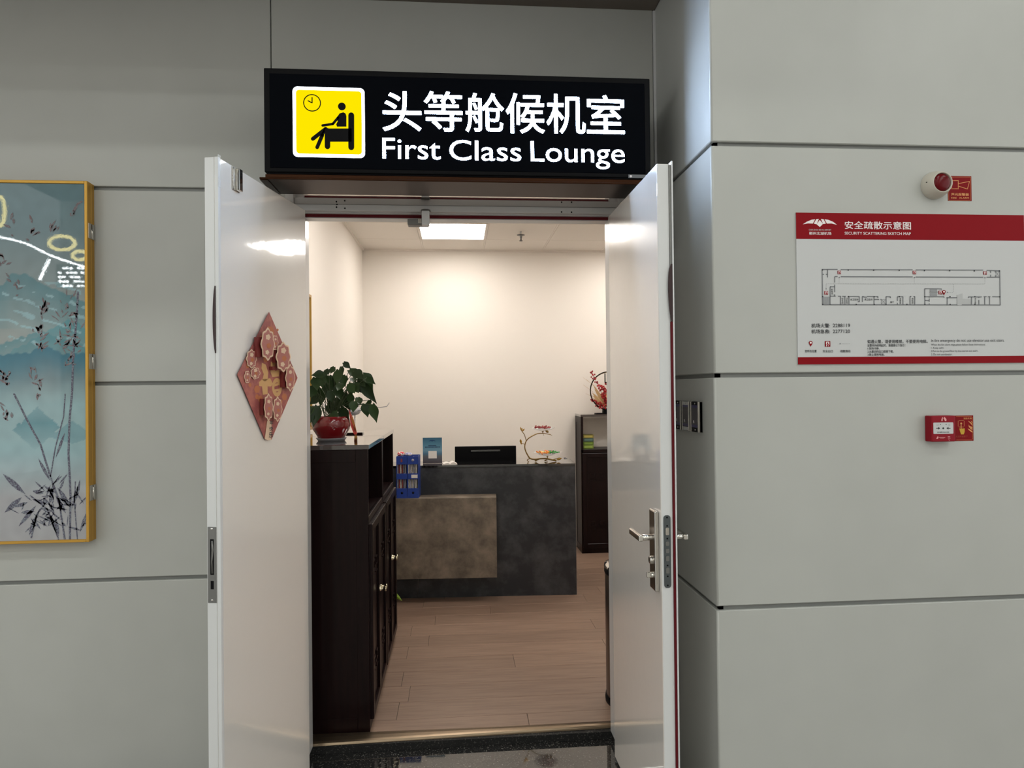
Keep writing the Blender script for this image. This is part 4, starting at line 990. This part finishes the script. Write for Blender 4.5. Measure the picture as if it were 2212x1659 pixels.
mb = MB(); 
for pg in ([(448, 276), (470, 264), (490, 262), (490, 272)], [(490, 262), (512, 264), (534, 276), (490, 272)], [(482, 272), (498, 272), (490, 284)]): flat(mb, [c2(*p) for p in pg], -.0004, .0002)
mb.build('wing_logo', mat('navy ink', rgb(24, 62, 104), .5), po)
mb = MB()
for y0, y1, x0, x1 in ((320, 332, 450, 538), (337, 349, 412, 576)):
    n_ = 6 if y0 == 320 else 11
    for i in range(n_): xa_ = x0+(x1-x0)*i/n_; a_ = c2(xa_, y0); b_ = c2(xa_+(x1-x0)/n_*.8, y1); flat(mb, [(a_[0], a_[1]), (b_[0], a_[1]), (b_[0], b_[1]), (a_[0], b_[1])], -.0004, .0002)
mb.build('small_print', mat('navy print', rgb(26, 48, 84), .5), po)
a_, b_ = c2(448, 388), c2(540, 472); flat(MB(), [(a_[0], a_[1]), (b_[0], a_[1]), (b_[0], b_[1]), (a_[0], b_[1])], -.0004, .0002).build('white_square', M['paper'], po)
# open booklet
xa, xb = dpx(956, 999, .08).x, dpx(986, 999, .08).x; hw = (xb-xa)/2
t = desk_thing('booklet', 'white open booklet lying beside the blue counter sign', 'booklet', (xa+xb)/2, .10, zt, .15)
for s_ in (-1, 1):
    mb = MB(); n_ = 8; top = []
    for i in range(n_+1):
        q = i/n_; top.append((s_*hw*q, .004+.012*math.sin(PI*min(1, q*1.1))*(1 if s_ > 0 else .7)))
    mb.poly([(0, -.055, 0)]+[(x, -.055, z) for x, z in top]+[(s_*hw, -.055, 0)], (0, .11, 0)); mb.build('page_block', M['paper'], t)
# blue magazine holders on the ledge
xa = dpx(852, 1030, -.13).x; xd = dpx(880, 1030, -.15).x; xe = dpx(904, 1030, -.15).x; hz1 = dpx(880, 986, -.15).z-tz1
wd = xe-xd
for k_, (x0, lab) in enumerate(((xd-wd, 'blue plastic file holder next to the cabinet, with red paper files'), (xd, 'blue plastic file holder with a small white label, nearer the counter sign'))):
    t = desk_thing('file_holder', lab, 'file holder', x0+wd/2, -.15, tz1, 0, 'blue file holders on the desk ledge')
    hw = wd/2-.0008; H_ = hz1; fz = lambda y: H_*(920-y)/(920-452)
    for y0, y1 in ((920, 808), (708, 643), (543, 452)):
        MB().box(-hw, hw, 0, .003, fz(y0), fz(y1), .001, 1).build('front_band', M['blueplastic'], t)
    for s_ in (-1, 1): MB().box(s_*hw-.003*(s_ > 0), s_*hw+.003*(s_ < 0), 0, .008, 0, H_, .0008, 1).build('front_post', M['blueplastic'], t)
    for s_ in (-1, 1): MB().poly([(s_*hw-.0015*s_, .003, 0), (s_*hw-.0015*s_, .145, 0), (s_*hw-.0015*s_, .145, H_*1.0), (s_*hw-.0015*s_, .003, H_)], (-.002*s_, 0, 0)).build('side_wall', M['blueplastic'], t)
    MB().box(-hw, hw, .003, .145, 0, .004).build('floor_plate', M['blueplastic'], t); MB().box(-hw, hw, .145, .148, 0, H_).build('back_wall', M['blueplastic'], t)
    MB().lathe([(0, .0005), (.009, .0005), (.009, 0)], (0, 0, fz(860)), 16, (0, -1, 0)).build('finger_hole', M['black'], t)
    if k_: MB().box(-hw*.3, hw*.85, -.0008, 0, fz(695), fz(657)).build('label_card', M['paper'], t); MB().lathe([(0, .0006), (.010, .0006), (.010, 0)], (0, 0, fz(495)), 16, (0, -1, 0)).build('emblem', M['papergrey'], t)
    else: MB().box(-.008, .006, -.0008, 0, fz(515), fz(478)).build('emblem', M['paperred'], t)
    cs = ['papergrey', 'paperred', 'paper', 'paperred', 'papergrey', 'papergrey'] if not k_ else ['paper', 'papergrey', 'paper', 'papergrey', 'paper', 'paper']
    for i, c_ in enumerate(cs):
        xx = -hw+.006+(2*hw-.012)*i/len(cs); MB().box(xx, xx+.006, .008+.002*(i % 3), .138, .005, H_*(.86+.05*(i % 3)), .0005, 1).build('file', M[c_], t)
# snack packets on top of the holders
for lab, col, u, v, sz in (('crumpled red and white snack packet on the file holders', rgb(200, 40, 50), 866, 980, (.030, .02, .018)), ('crumpled pale blue packet on the file holders', rgb(150, 155, 210), 882, 981, (.028, .02, .014))):
    p = dpx(u, v+4, -.09); hzt = tz1+hz1
    t = desk_thing('snack_packet', lab, 'packet', p.x, -.09, hzt)
    mb = MB(); mb.ball((0, 0, sz[2]*.75), 1, 14, sz)
    for v_ in mb.bm.verts:
        n_ = mn.noise(v_.co*60+Vector((u, 0, 0))); v_.co += v_.co.normalized()*n_*.006; v_.co.z = max(v_.co.z, 0)
    mb.build('wrapper', mat('wrapper', col, .3, noise=(70, rgb(235, 225, 225), 2, .5, .56)), t)

# ------------------------------------------------------------------ two-tier candy stand
YT = .15
def T4(x, y, dy=0): return dpx(1130+x/15.08, 900+y/15.08, YT+dy)
base = T4(650, 1500); tb = desk_thing('candy_stand', 'two-tier brass branch stand with glass dishes on the counter', 'tray stand', base.x, YT, zt)
def tl(x, y, dy=0): p = T4(x, y, dy); return Vector((p.x-base.x, p.y-YT, max(p.z-zt, .0065)))
def crv(pts, n=6):
    P_ = [Vector(p) for p in pts]; out = []
    for i in range(len(P_)-1):
        p0, p1, p2, p3 = P_[max(i-1, 0)], P_[i], P_[i+1], P_[min(i+2, len(P_)-1)]
        for k_ in range(n):
            s_ = k_/n; out.append(.5*((2*p1)+(p2-p0)*s_+(2*p0-5*p1+4*p2-p3)*s_*s_+(3*p1-p0-3*p2+p3)*s_**3))
    return out+[P_[-1]]
pts = crv([tl(*p) for p in ((900, 590), (820, 570), (640, 545), (530, 545), (400, 580), (200, 690), (100, 800), (55, 950), (70, 1080), (130, 1220), (230, 1360), (400, 1390), (560, 1370), (750, 1370), (950, 1410), (1080, 1440))])
n_ = len(pts); MB().tube(pts, [.003+.0035*(i/n_) for i in range(n_)], 8).build('branch', M['brass'], tb)
for pp, r_ in ((((100, 780), (60, 640), (40, 580), (-20, 500), (-60, 440)), .003), (((55, 900), (0, 880), (-60, 860)), .002), (((900, 590), (945, 625)), .0015), (((650, 550), (680, 620)), .0015), (((440, 1400), (380, 1450)), .004), (((950, 1405), (1080, 1370), (1180, 1340)), .003)):
    MB().tube(crv([tl(*p) for p in pp], 3), r_, 7).build('twig', M['brass'], tb)
for pp in (((230, 1365), (140, 1400), (150, 1450), (185, 1505)), ((560, 1370), (450, 1420), (430, 1490), (410, 1505)), ((780, 1385), (700, 1440), (740, 1490), (790, 1505)), ((1000, 1430), (1040, 1470), (1090, 1505))):
    MB().tube(crv([tl(*p, (-.03 if i_ == 3 else 0)) for i_, p in enumerate(pp)], 3), .0032, 7).build('foot', M['brass'], tb)
def leafshape(p, q, w_, m_, name, parent, bow=.2):
    p, q = Vector(p), Vector(q); d_ = q-p; s_ = Vector((0, 1, 0)).cross(d_).normalized()*w_; mb = MB(); n_ = 7; L_, R_, Cc = [], [], []
    for i in range(n_+1):
        k_ = i/n_; w0 = math.sin(PI*k_**.8); c_ = p+d_*k_+Vector((0, -bow*w_*math.sin(PI*k_), 0))
        Cc.append(mb.v(c_)); L_.append(mb.v(c_+s_*w0+Vector((0, .3*w_*w0, 0)))); R_.append(mb.v(c_-s_*w0+Vector((0, .3*w_*w0, 0))))
    for i in range(n_):
        mb.bm.faces.new((Cc[i], Cc[i+1], L_[i+1], L_[i])); mb.bm.faces.new((Cc[i], R_[i], R_[i+1], Cc[i+1]))
    bmesh.ops.remove_doubles(mb.bm, verts=mb.bm.verts[:], dist=1e-5)
    bmesh.ops.solidify(mb.bm, geom=mb.bm.faces[:], thickness=.0008); return mb.build(name, m_, parent)
for p, q, w_ in (((-40, 470), (-95, 330), .006), ((-30, 480), (50, 390), .006), ((-60, 450), (-20, 370), .005), ((-60, 870), (-95, 730), .009), ((1090, 1400), (1270, 1350), .010), ((-30, 900), (-95, 850), .005)):
    leafshape(tl(*p), tl(*q), w_, M['gold'], 'leaf', tb)
# bird-like leaf under the upper dish
leafshape(tl(830, 520), tl(720, 440), .010, M['brass'], 'leaf', tb)
def dish(cx, cy, hwpx, name):
    c_ = tl(cx, cy); r_ = hwpx/15.08*(5.2/1430); n_ = 40; mb = MB()
    prof = [(.0, 0), (.25, .02), (.55, .09), (.8, .2), (1, .34)]
    rings = []
    for ins in (0, 1):
        for (a_, h_) in (prof if not ins else reversed(prof)):
            ring = []
            for k_ in range(n_):
                an = 2*PI*k_/n_; rr_ = r_*a_*(1+.035*math.cos(10*an)*a_); ring.append(mb.v(c_+Vector((rr_*math.cos(an), rr_*math.sin(an), r_*h_*.75-.012+(.0022 if ins else 0)+.002*math.cos(10*an)*a_))))
            rings.append(ring)
    for a_, b_ in zip(rings[:-1], rings[1:]):
        for k_ in range(n_): f = mb.bm.faces.new((a_[k_], a_[(k_+1) % n_], b_[(k_+1) % n_], b_[k_])); f.smooth = True
    bmesh.ops.remove_doubles(mb.bm, verts=mb.bm.verts[:], dist=1e-6)
    mb.build('glass_dish', M['glass'], tb)
    return c_, r_
cA, rA = dish(640, 420, 395, 'upper'); cB, rB = dish(790, 1230, 470, 'lower')
for c_, (x, y) in ((cA, (635, 545)), (cB, (770, 1370))):
    q = tl(x, y); MB().lathe([(.004, q.z), (.004, c_.z-.018), (.012, c_.z-.012), (0, c_.z-.0115)], (c_.x, c_.y, 0), 14).build('dish_holder', M['brass'], tb)
rr = random.Random(11)
def candy_mesh(m_):
    mb = MB(); mb.ball((0, 0, 0), .0105, 10, (1.1, .8, .7))
    for s_ in (-1, 1): mb.lathe([(.002, 0), (.0075, .009), (.0065, .0095), (0, .003)], (s_*.009, 0, 0), 8, (s_, 0, 0))
    me_ = mb.mesh('candy'); me_.materials.append(m_); return me_
def candies(c_, r_, n_, cols, where):
    meshes = {k_: candy_mesh(mat('candy '+k_, v_, .25, coat=.4)) for k_, v_ in cols.items()}
    ks = list(cols)
    for i in range(n_):
        an = 2.399*i; rad = r_*.72*math.sqrt((i+.3)/n_); k_ = ks[i % len(ks)] if len(ks) == 1 else None
        if k_ is None:
            xx = rad*math.cos(an)/r_; k_ = ('orange' if xx < .05 else 'green') if rr.random() < .55 else rr.choice(ks)
        p = c_+Vector((rad*math.cos(an), rad*math.sin(an), .006+.012*(1-rad/r_)+(.006*(rad/r_))+rr.uniform(0, .006)))
        p = D0+dux*(base.x+p.x)+duy*(YT+p.y)+Vector((0, 0, zt+p.z))
        o = bpy.data.objects.new('candy', meshes[k_]); C.objects.link(o); o.location = p; o.rotation_euler = (rr.uniform(-.5, .5), rr.uniform(-.5, .5), rr.uniform(0, 6.28))
        tag(o, f'{k_} wrapped candy piled on the {where} glass dish', 'candy', f'{k_} candies on the {where} dish')
candies(cA, rA, 12, {'dark red': rgb(140, 14, 22)}, 'upper')
candies(cB, rB, 22, {'orange': rgb(230, 130, 20), 'green': rgb(40, 140, 50), 'pink': rgb(220, 50, 90), 'pale yellow': rgb(240, 225, 150)}, 'lower')

# ------------------------------------------------------------------ plant pot, leaves, ornament, model aircraft on the near cabinet
PYC = .52; pc = at(716, 948, 1, PYC); zc = CH
pl = thing('potted_pothos', 'leafy green pothos in a red glazed pot on the near cabinet', 'potted plant', (pc.x, PYC, zc))
sc_ = 3.46/1430
MB().lathe([(0, .0), (.066, .0), (.076, .014), (.077, .016), (.072, .014), (.062, .004), (0, .004)], seg=36).build('saucer', M['greyplastic'], pl)
R1 = 41*sc_
MB().lathe([(0, .006), (R1*.62, .006), (R1*.72, .025), (R1*.93, .06), (R1, .085), (R1*.97, .105), (R1*.86, .122), (R1*.84, .125), (R1*.80, .122), (R1*.8, .112), (0, .110)], seg=40).build('pot', M['pot'], pl)
MB().lathe([(0, .113), (R1*.8, .111)], seg=24).build('soil', mat('soil', rgb(40, 30, 22), .9), pl)
LVS = '''430 270 235 285;500 200 430 310;590 165 525 265;740 95 850 190;660 210 620 440;700 160 720 280;830 210 1030 320;900 230 1045 335;1040 280 1240 420;1060 350 1200 560;1020 420 1240 740;960 420 1130 600;870 330 925 410;860 430 850 600;300 330 330 520;370 330 400 490;480 360 520 620;630 480 690 660;560 300 560 520;390 500 372 790;280 470 200 640;340 640 195 750;310 560 210 700;330 780 265 1100;240 780 195 920;260 900 190 1050;560 640 630 930;490 760 625 900;600 860 555 1085;690 800 815 1030;840 580 850 780;780 640 830 850;900 700 880 870;960 640 1005 745;1070 740 1120 940;1185 750 1240 1035;1140 680 1130 770;750 560 720 760;820 430 905 570;700 300 765 470;900 420 960 560;450 430 480 600;520 540 560 720;660 640 700 800;770 300 700 420;600 400 640 560;440 300 520 420;980 330 1060 470;1100 330 1190 430;700 420 640 520'''
mb = MB(); n_ = 9; Lw = [0, .30, .46, .50, .47, .39, .28, .17, .08, 0]; cc = []; ll = []; rr_ = []
for i in range(n_+1):
    k_ = i/n_; y_ = k_; zb2 = -.10*math.sin(PI*k_)-.12*k_*k_
    cc.append(mb.v((0, y_, zb2))); back_ = -.10*(1-min(1, k_*4))
    ll.append(mb.v((-Lw[i]-(.18 if i == 0 else 0), y_+back_, zb2+.10*Lw[i]*2))); rr_.append(mb.v((Lw[i]+(.18 if i == 0 else 0), y_+back_, zb2+.10*Lw[i]*2)))
for i in range(n_):
    f = mb.bm.faces.new((cc[i], cc[i+1], ll[i+1], ll[i])); f.smooth = True
    f = mb.bm.faces.new((cc[i], rr_[i], rr_[i+1], cc[i+1])); f.smooth = True
bmesh.ops.remove_doubles(mb.bm, verts=mb.bm.verts[:], dist=1e-5)
leaf_me = mb.mesh('leaf'); leaf_me.materials.append(M['leaf'])
rr = random.Random(21); stm = MB()
for s_ in LVS.split(';'):
    bx_, by_, tx_, ty_ = map(float, s_.split())
    dyy = rr.uniform(-.09, .09); dyy2 = dyy-rr.uniform(.0, .05)
    B_ = at(640+bx_/7.214, 770+by_/7.214, 1, PYC+dyy)-Vector((pc.x, PYC, zc)); T_ = at(640+tx_/7.214, 770+ty_/7.214, 1, PYC+dyy2)-Vector((pc.x, PYC, zc))
    d_ = T_-B_; L_ = d_.length; yv = d_.normalized(); nv = Vector((rr.uniform(-.55, .55), -1, rr.uniform(.1, .7))); xv = yv.cross(nv).normalized(); nv = xv.cross(yv)
    W_ = max(L_*.8, .030)*rr.uniform(.85, 1.05); W_ = min(W_, .056)
    o = bpy.data.objects.new('leaf', leaf_me); C.objects.link(o); o.parent = pl
    o.matrix_local = Matrix(((xv.x*W_, yv.x*L_, nv.x*L_, B_.x), (xv.y*W_, yv.y*L_, nv.y*L_, B_.y), (xv.z*W_, yv.z*L_, nv.z*L_, B_.z), (0, 0, 0, 1)))
    r0 = Vector((rr.uniform(-.03, .03), rr.uniform(-.03, .03), .11)); mid = (r0+B_)/2+Vector((0, 0, .03))
    stm.tube(crv([r0, mid, B_], 4), .0017, 5)
stm.build('stems', M['stem'], pl)
# red and gold ornament hanging from the plant
oy = PYC-.06
def O1(x, y, dy=0): return at(640+x/7.214, 770+y/7.214, 1, oy+dy)
p0 = O1(930, 1330); og = thing('red_ornament', 'red and gold paper charm leaning on the plant pot', 'ornament', (p0.x, oy, zc))
oo = Vector((p0.x, oy, zc))
pts = [(815, 820), (850, 880), (895, 990), (925, 1110), (945, 1200), (920, 1250), (880, 1170), (850, 1080), (835, 960)]
MB(oo).poly([O1(*p) for p in pts], (0, .006, 0)).build('paper_body', mat('charm red', rgb(186, 34, 34), .35, noise=(50, rgb(214, 92, 60), 3, .5, .6)), og)
for i, ((x0, y0), (x1, y1)) in enumerate((((850, 960), (925, 1180)), ((860, 930), (905, 1150)), ((872, 960), (935, 1160)))):
    MB(oo).tube([O1(x0, y0, -.001), O1((x0+x1)/2+6, (y0+y1)/2, -.004), O1(x1, y1, -.001)], .0012, 6).build('gold_line', M['gold'], og)
for i in range(9):
    x = 905+i*5; MB(oo).tube([O1(915+i*3, 1215), O1(x+3, 1270, -.002+.0006*i), O1(903+i*5.5, 1336, .001*i)], .0014, 5).build('tassel_thread', M['gold'] if i % 2 else M['seal'], og)
# model aircraft further back on the second cabinet
ay = 1.02; c_ = at(766, 888, 1, ay); ao = Vector((c_.x, ay, zc)); ar = thing('model_aircraft', 'small white model aircraft on a black stand behind the plant', 'model aircraft', ao)
zf = c_.z-zc; MB().lathe([(0, -.16), (.010, -.15), (.02, -.12), (.024, -.08), (.024, .08), (.016, .14), (.004, .19), (0, .192)], (0, 0, zf), 20, (0, 1, 0)).build('fuselage', M['greyplastic'], ar)
wt = at(834, 879, 1, ay+.05)-ao; wk = at(840, 870, 1, ay+.06)-ao
for s_ in (-1, 1):
    tip = Vector((s_*wt.x, .06, wt.z)); MB().poly([(s_*.018, -.05, zf), (s_*.018, .03, zf), tip+Vector((0, .012, 0)), tip+Vector((0, -.012, 0))], (0, 0, .004)).build('wing', M['greyplastic'], ar)
    MB().poly([tip+Vector((0, -.012, 0)), tip+Vector((0, .012, 0)), Vector((s_*wk.x, .085, wk.z)), Vector((s_*wk.x, .07, wk.z))], (s_*.0025, 0, 0)).build('winglet', M['greyplastic'], ar)
    MB().lathe([(0, -.035), (.011, -.035), (.013, -.02), (.009, .02), (0, .03)], (s_*.07, -.03, zf-.006), 14, (0, 1, 0)).build('engine', M['steeldull'], ar)
    MB().poly([(s_*.006, .14, zf+.008), (s_*.006, .17, zf+.008), (s_*.06, .19, zf+.012), (s_*.06, .18, zf+.012)], (0, 0, .003)).build('tailplane', M['greyplastic'], ar)
MB().poly([(-.0015, .12, zf+.015), (-.0015, .18, zf+.01), (-.0015, .20, zf+.08), (-.0015, .17, zf+.08)], (.003, 0, 0)).build('fin', M['greyplastic'], ar)
MB().tube([(0, 0, .008), (0, .01, zf-.02)], .003, 8).build('stand_rod', M['chrome'], ar)
MB().box(-.05, .05, -.03, .03, 0, .01, .002).build('stand_base', M['blackgloss'], ar)
# floor plant whose leaf tip shows past the far cabinet
fp = thing('floor_plant', 'bright green plant leaf showing past the foot of the far cabinet', 'potted plant', (-.62, 1.66, 0))
MB().lathe([(0, 0), (.08, 0), (.10, .03), (.11, .16), (.118, .17), (.105, .17), (.1, .15), (0, .15)], seg=28).build('pot', M['greyplastic'], fp)
fo = Vector((-.62, 1.66, 0)); tipv = at(869, 1298, 1, 1.62)-fo; bv = at(852, 1281, 1, 1.64)-fo
leafshape(Vector((.02, 0, .17)), Vector((-.05, .02, .5)), .03, M['leafpale'], 'leaf', fp); leafshape(Vector((0, .02, .17)), Vector((-.14, .1, .42)), .03, M['leafpale'], 'leaf', fp)
leafshape(Vector((.05, 0, .17)), bv+Vector((-.02, 0, .012)), .008, M['leafpale'], 'leaf', fp); leafshape(bv+Vector((-.03, 0, .02)), tipv, .014, M['leafpale'], 'leaf', fp)
MB().tube([(0, 0, .14), (.03, 0, .19), (.05, 0, .18)], .004, 6).build('stem', M['stem'], fp)
# gold framed picture on the lounge's left wall
t = thing('lounge_picture', 'gold framed picture edge on the lounge left wall', 'picture', (RXL, 1.0, 1.33))
lo = (RXL, 1.0, 1.33); ye = 1.29
mb = MB(lo)
for y0, y1, z0, z1 in ((ye-.018, ye, 1.36, 2.2), (.72, .738, 1.36, 2.2), (.738, ye-.018, 1.36, 1.378), (.738, ye-.018, 2.182, 2.2)): mb.box(RXL, RXL+.024, y0, y1, z0, z1, .002, 1)
mb.build('frame', M['gold'], t)
MB(lo).box(RXL+.001, RXL+.012, .738, ye-.018, 1.378, 2.182).build('canvas', mat('pale canvas', rgb(200, 205, 205), .6, noise=(5, rgb(188, 194, 194), 5, .45, .7)), t)

# ------------------------------------------------------------------ flower ring on the back cabinet, boxes on its shelf, bin
yr = 3.53; zc2 = CH
def F5(x, y, dy=0): return at(1255+x/13.83, 790+y/13.83, 1, yr+dy)
rc = F5(830, 750); fo = Vector((rc.x, yr, zc2)); RR = (F5(830, 750)-F5(265, 750)).length
ft = thing('flower_ring', 'round black ring ornament filled with red berries and dried flowers', 'ornament', fo)
def fl5(x, y, dy=0): return F5(x, y, dy)-fo
MB().box(-RR*.72, RR*.72, -.05, .05, 0, .008, .001).build('base_plate', M['black'], ft)
hb = fl5(830, 1270).z; MB().box(-.062, .062, -.03, .03, .008, hb, .002).build('base_block', M['black'], ft)
for dy, m_ in ((-.018, M['black']), (.012, M['brass'])):
    n_ = 56; cz = fl5(830, 750).z
    MB().tube([(RR*math.cos(2*PI*k_/n_)*(1-.05*(dy > 0)), dy, cz+RR*math.sin(2*PI*k_/n_)*(1-.03*(dy > 0))) for k_ in range(n_+1)], .0045, 8, caps=False).build('ring', m_, ft)
mb = MB()
fz0 = cz+RR*.93; fz1 = cz+RR*.42
for x0, x1, z0, z1 in ((-.045, -.036, fz1, fz0-.004), (.036, .045, fz1, fz0-.004), (-.045, .045, fz1, fz1+.008), (-.024, -.017, fz1+.02, fz0-.02), (-.024, .0, fz1+.02, fz1+.027), (-.005, .0, fz1+.02, fz1+.035), (.017, .024, fz1+.02, fz0-.02), (.005, .024, fz1+.02, fz1+.027), (-.012, .012, fz0-.035, fz0-.02)): mb.box(x0, x1, -.022, -.014, z0, z1)
mb.build('fretwork', M['black'], ft)
rr = random.Random(31); M['berry'] = mat('berry red', rgb(168, 24, 30), .35, rnd=.25); M['dry'] = mat('dried leaf', rgb(198, 166, 118), .6); M['cream'] = mat('cream petal', rgb(238, 214, 150), .6)
me = MB().ball((0, 0, 0), .0085, 8).mesh('berry'); me.materials.append(M['berry'])
for (a0, a1, nb) in (((780, 1240), (320, 210), 26), ((780, 1240), (800, 520), 24), ((780, 1240), (620, 600), 24), ((800, 1240), (690, 700), 22), ((760, 1230), (340, 1040), 18), ((830, 1200), (900, 600), 20), ((830, 1200), (1000, 700), 20), ((770, 1240), (480, 1220), 12), ((850, 1200), (1250, 900), 14)):
    p, q = fl5(*a0), fl5(*a1); mid = (p+q)/2+Vector((0, -.03+rr.uniform(-.02, .02), 0)); pts = crv([p, mid, q], 5)
    sp2 = MB().tube(pts, .0012, 5).build('berry_sprig', M['sealdark'], ft)
    nb = int(nb*1.7)
    for i in range(nb):
        c_ = pts[min(len(pts)-1, int((.25+.75*i/nb)*len(pts)))]+Vector((rr.gauss(0, .010), rr.gauss(0, .012), rr.gauss(0, .010)))
        inst('berry', me, sp2, c_)
for p, q, w_ in (((760, 1230), (360, 560), .016), ((740, 1240), (330, 800), .018), ((740, 1250), (350, 960), .014), ((760, 1240), (430, 640), .013), ((800, 1240), (1100, 500), .016), ((780, 1250), (560, 900), .012), ((800, 1250), (860, 1000), .012), ((720, 1250), (480, 1080), .012), ((770, 1240), (400, 700), .014), ((730, 1240), (340, 880), .013), ((790, 1240), (700, 640), .012), ((780, 1240), (610, 760), .012), ((740, 1250), (420, 1000), .012), ((800, 1250), (760, 880), .012)): leafshape(fl5(*p, .01), fl5(*q, .01), w_, M['dry'], 'dried_leaf', ft)
for p, q in (((420, 640), (160, 410)), ((380, 800), (70, 570)), ((360, 930), (140, 830)), ((400, 600), (60, 350))): MB().tube([fl5(*p, .02), fl5(*q, .0)], [.0014, .0008], 5).build('reed', M['dry'], ft)
for x, y, r_ in ((800, 910, .022), (840, 1090, .016), (930, 960, .02)):
    c_ = fl5(x, y, -.04); fw = MB().ball(c_, r_*.5, 10).build('flower', M['cream'], ft)
    for k_ in range(8):
        an = 2*PI*k_/8; leafshape(c_, c_+Vector((r_*math.cos(an), -.006, r_*math.sin(an))), r_*.3, M['cream'], 'petal', fw)
# packs on the open shelf of the back cabinet
sy = 3.47; zsh = CZ+.021
for i, (col, lab, hgt) in enumerate(((rgb(120, 140, 60), 'bottom green and yellow pack in the stack on the back cabinet shelf', .036), (rgb(96, 120, 44), 'second green pack from the bottom on the back cabinet shelf', .034), (rgb(70, 96, 90), 'third pack, bluish green, in the stack on the back cabinet shelf', .034), (rgb(150, 140, 70), 'topmost yellowish pack of the stack on the back cabinet shelf', .034))):
    xa = at(1258.5, 950, 1, sy).x+.008; t = thing('tea_pack', lab, 'pack', (xa+.05, sy+.05, zsh), 0, 'packs stacked on the back cabinet shelf')
    MB().box(-.052, .052, -.05, .05, 0, hgt-.001, .002, 1).build('carton', mat('pack', col, .5), t)
    MB().box(-.04, .04, -.0512, -.05, hgt*.25, hgt*.75).build('front_label', mat('pack label', tuple(min(1, c*1.9) for c in col[:3])+(1,), .5), t)
    zsh += hgt
# bin
t = thing('waste_bin', 'round bronze steel waste bin just inside the right door leaf', 'bin', (.885, .40, 0))
RB = .142
M['binsteel'] = mat('bin steel', rgb(112, 100, 92), .28, .9)
MB().lathe([(RB-.001, .035), (RB, .04), (RB, .655), (RB-.002, .66), (RB-.004, .655), (RB-.004, .3)], seg=56).build('body', M['binsteel'], t)
MB().lathe([(0, 0), (RB+.004, 0), (RB+.006, .02), (RB+.003, .038), (RB-.004, .038)], seg=56).build('base_ring', M['black'], t)
MB().lathe([(RB+.001, .652), (RB+.004, .66), (RB+.004, .685), (RB-.001, .685)], seg=56).build('collar', M['black'], t)
MB().lathe([(RB+.005, .684), (RB+.003, .698), (RB-.02, .706), (RB-.03, .702), (RB-.032, .695)], seg=56).build('rim', M['chrome'], t)
MB().lathe([(RB-.031, .690), (RB-.05, .686), (0, .684)], seg=56).build('flap_lid', M['steel'], t)
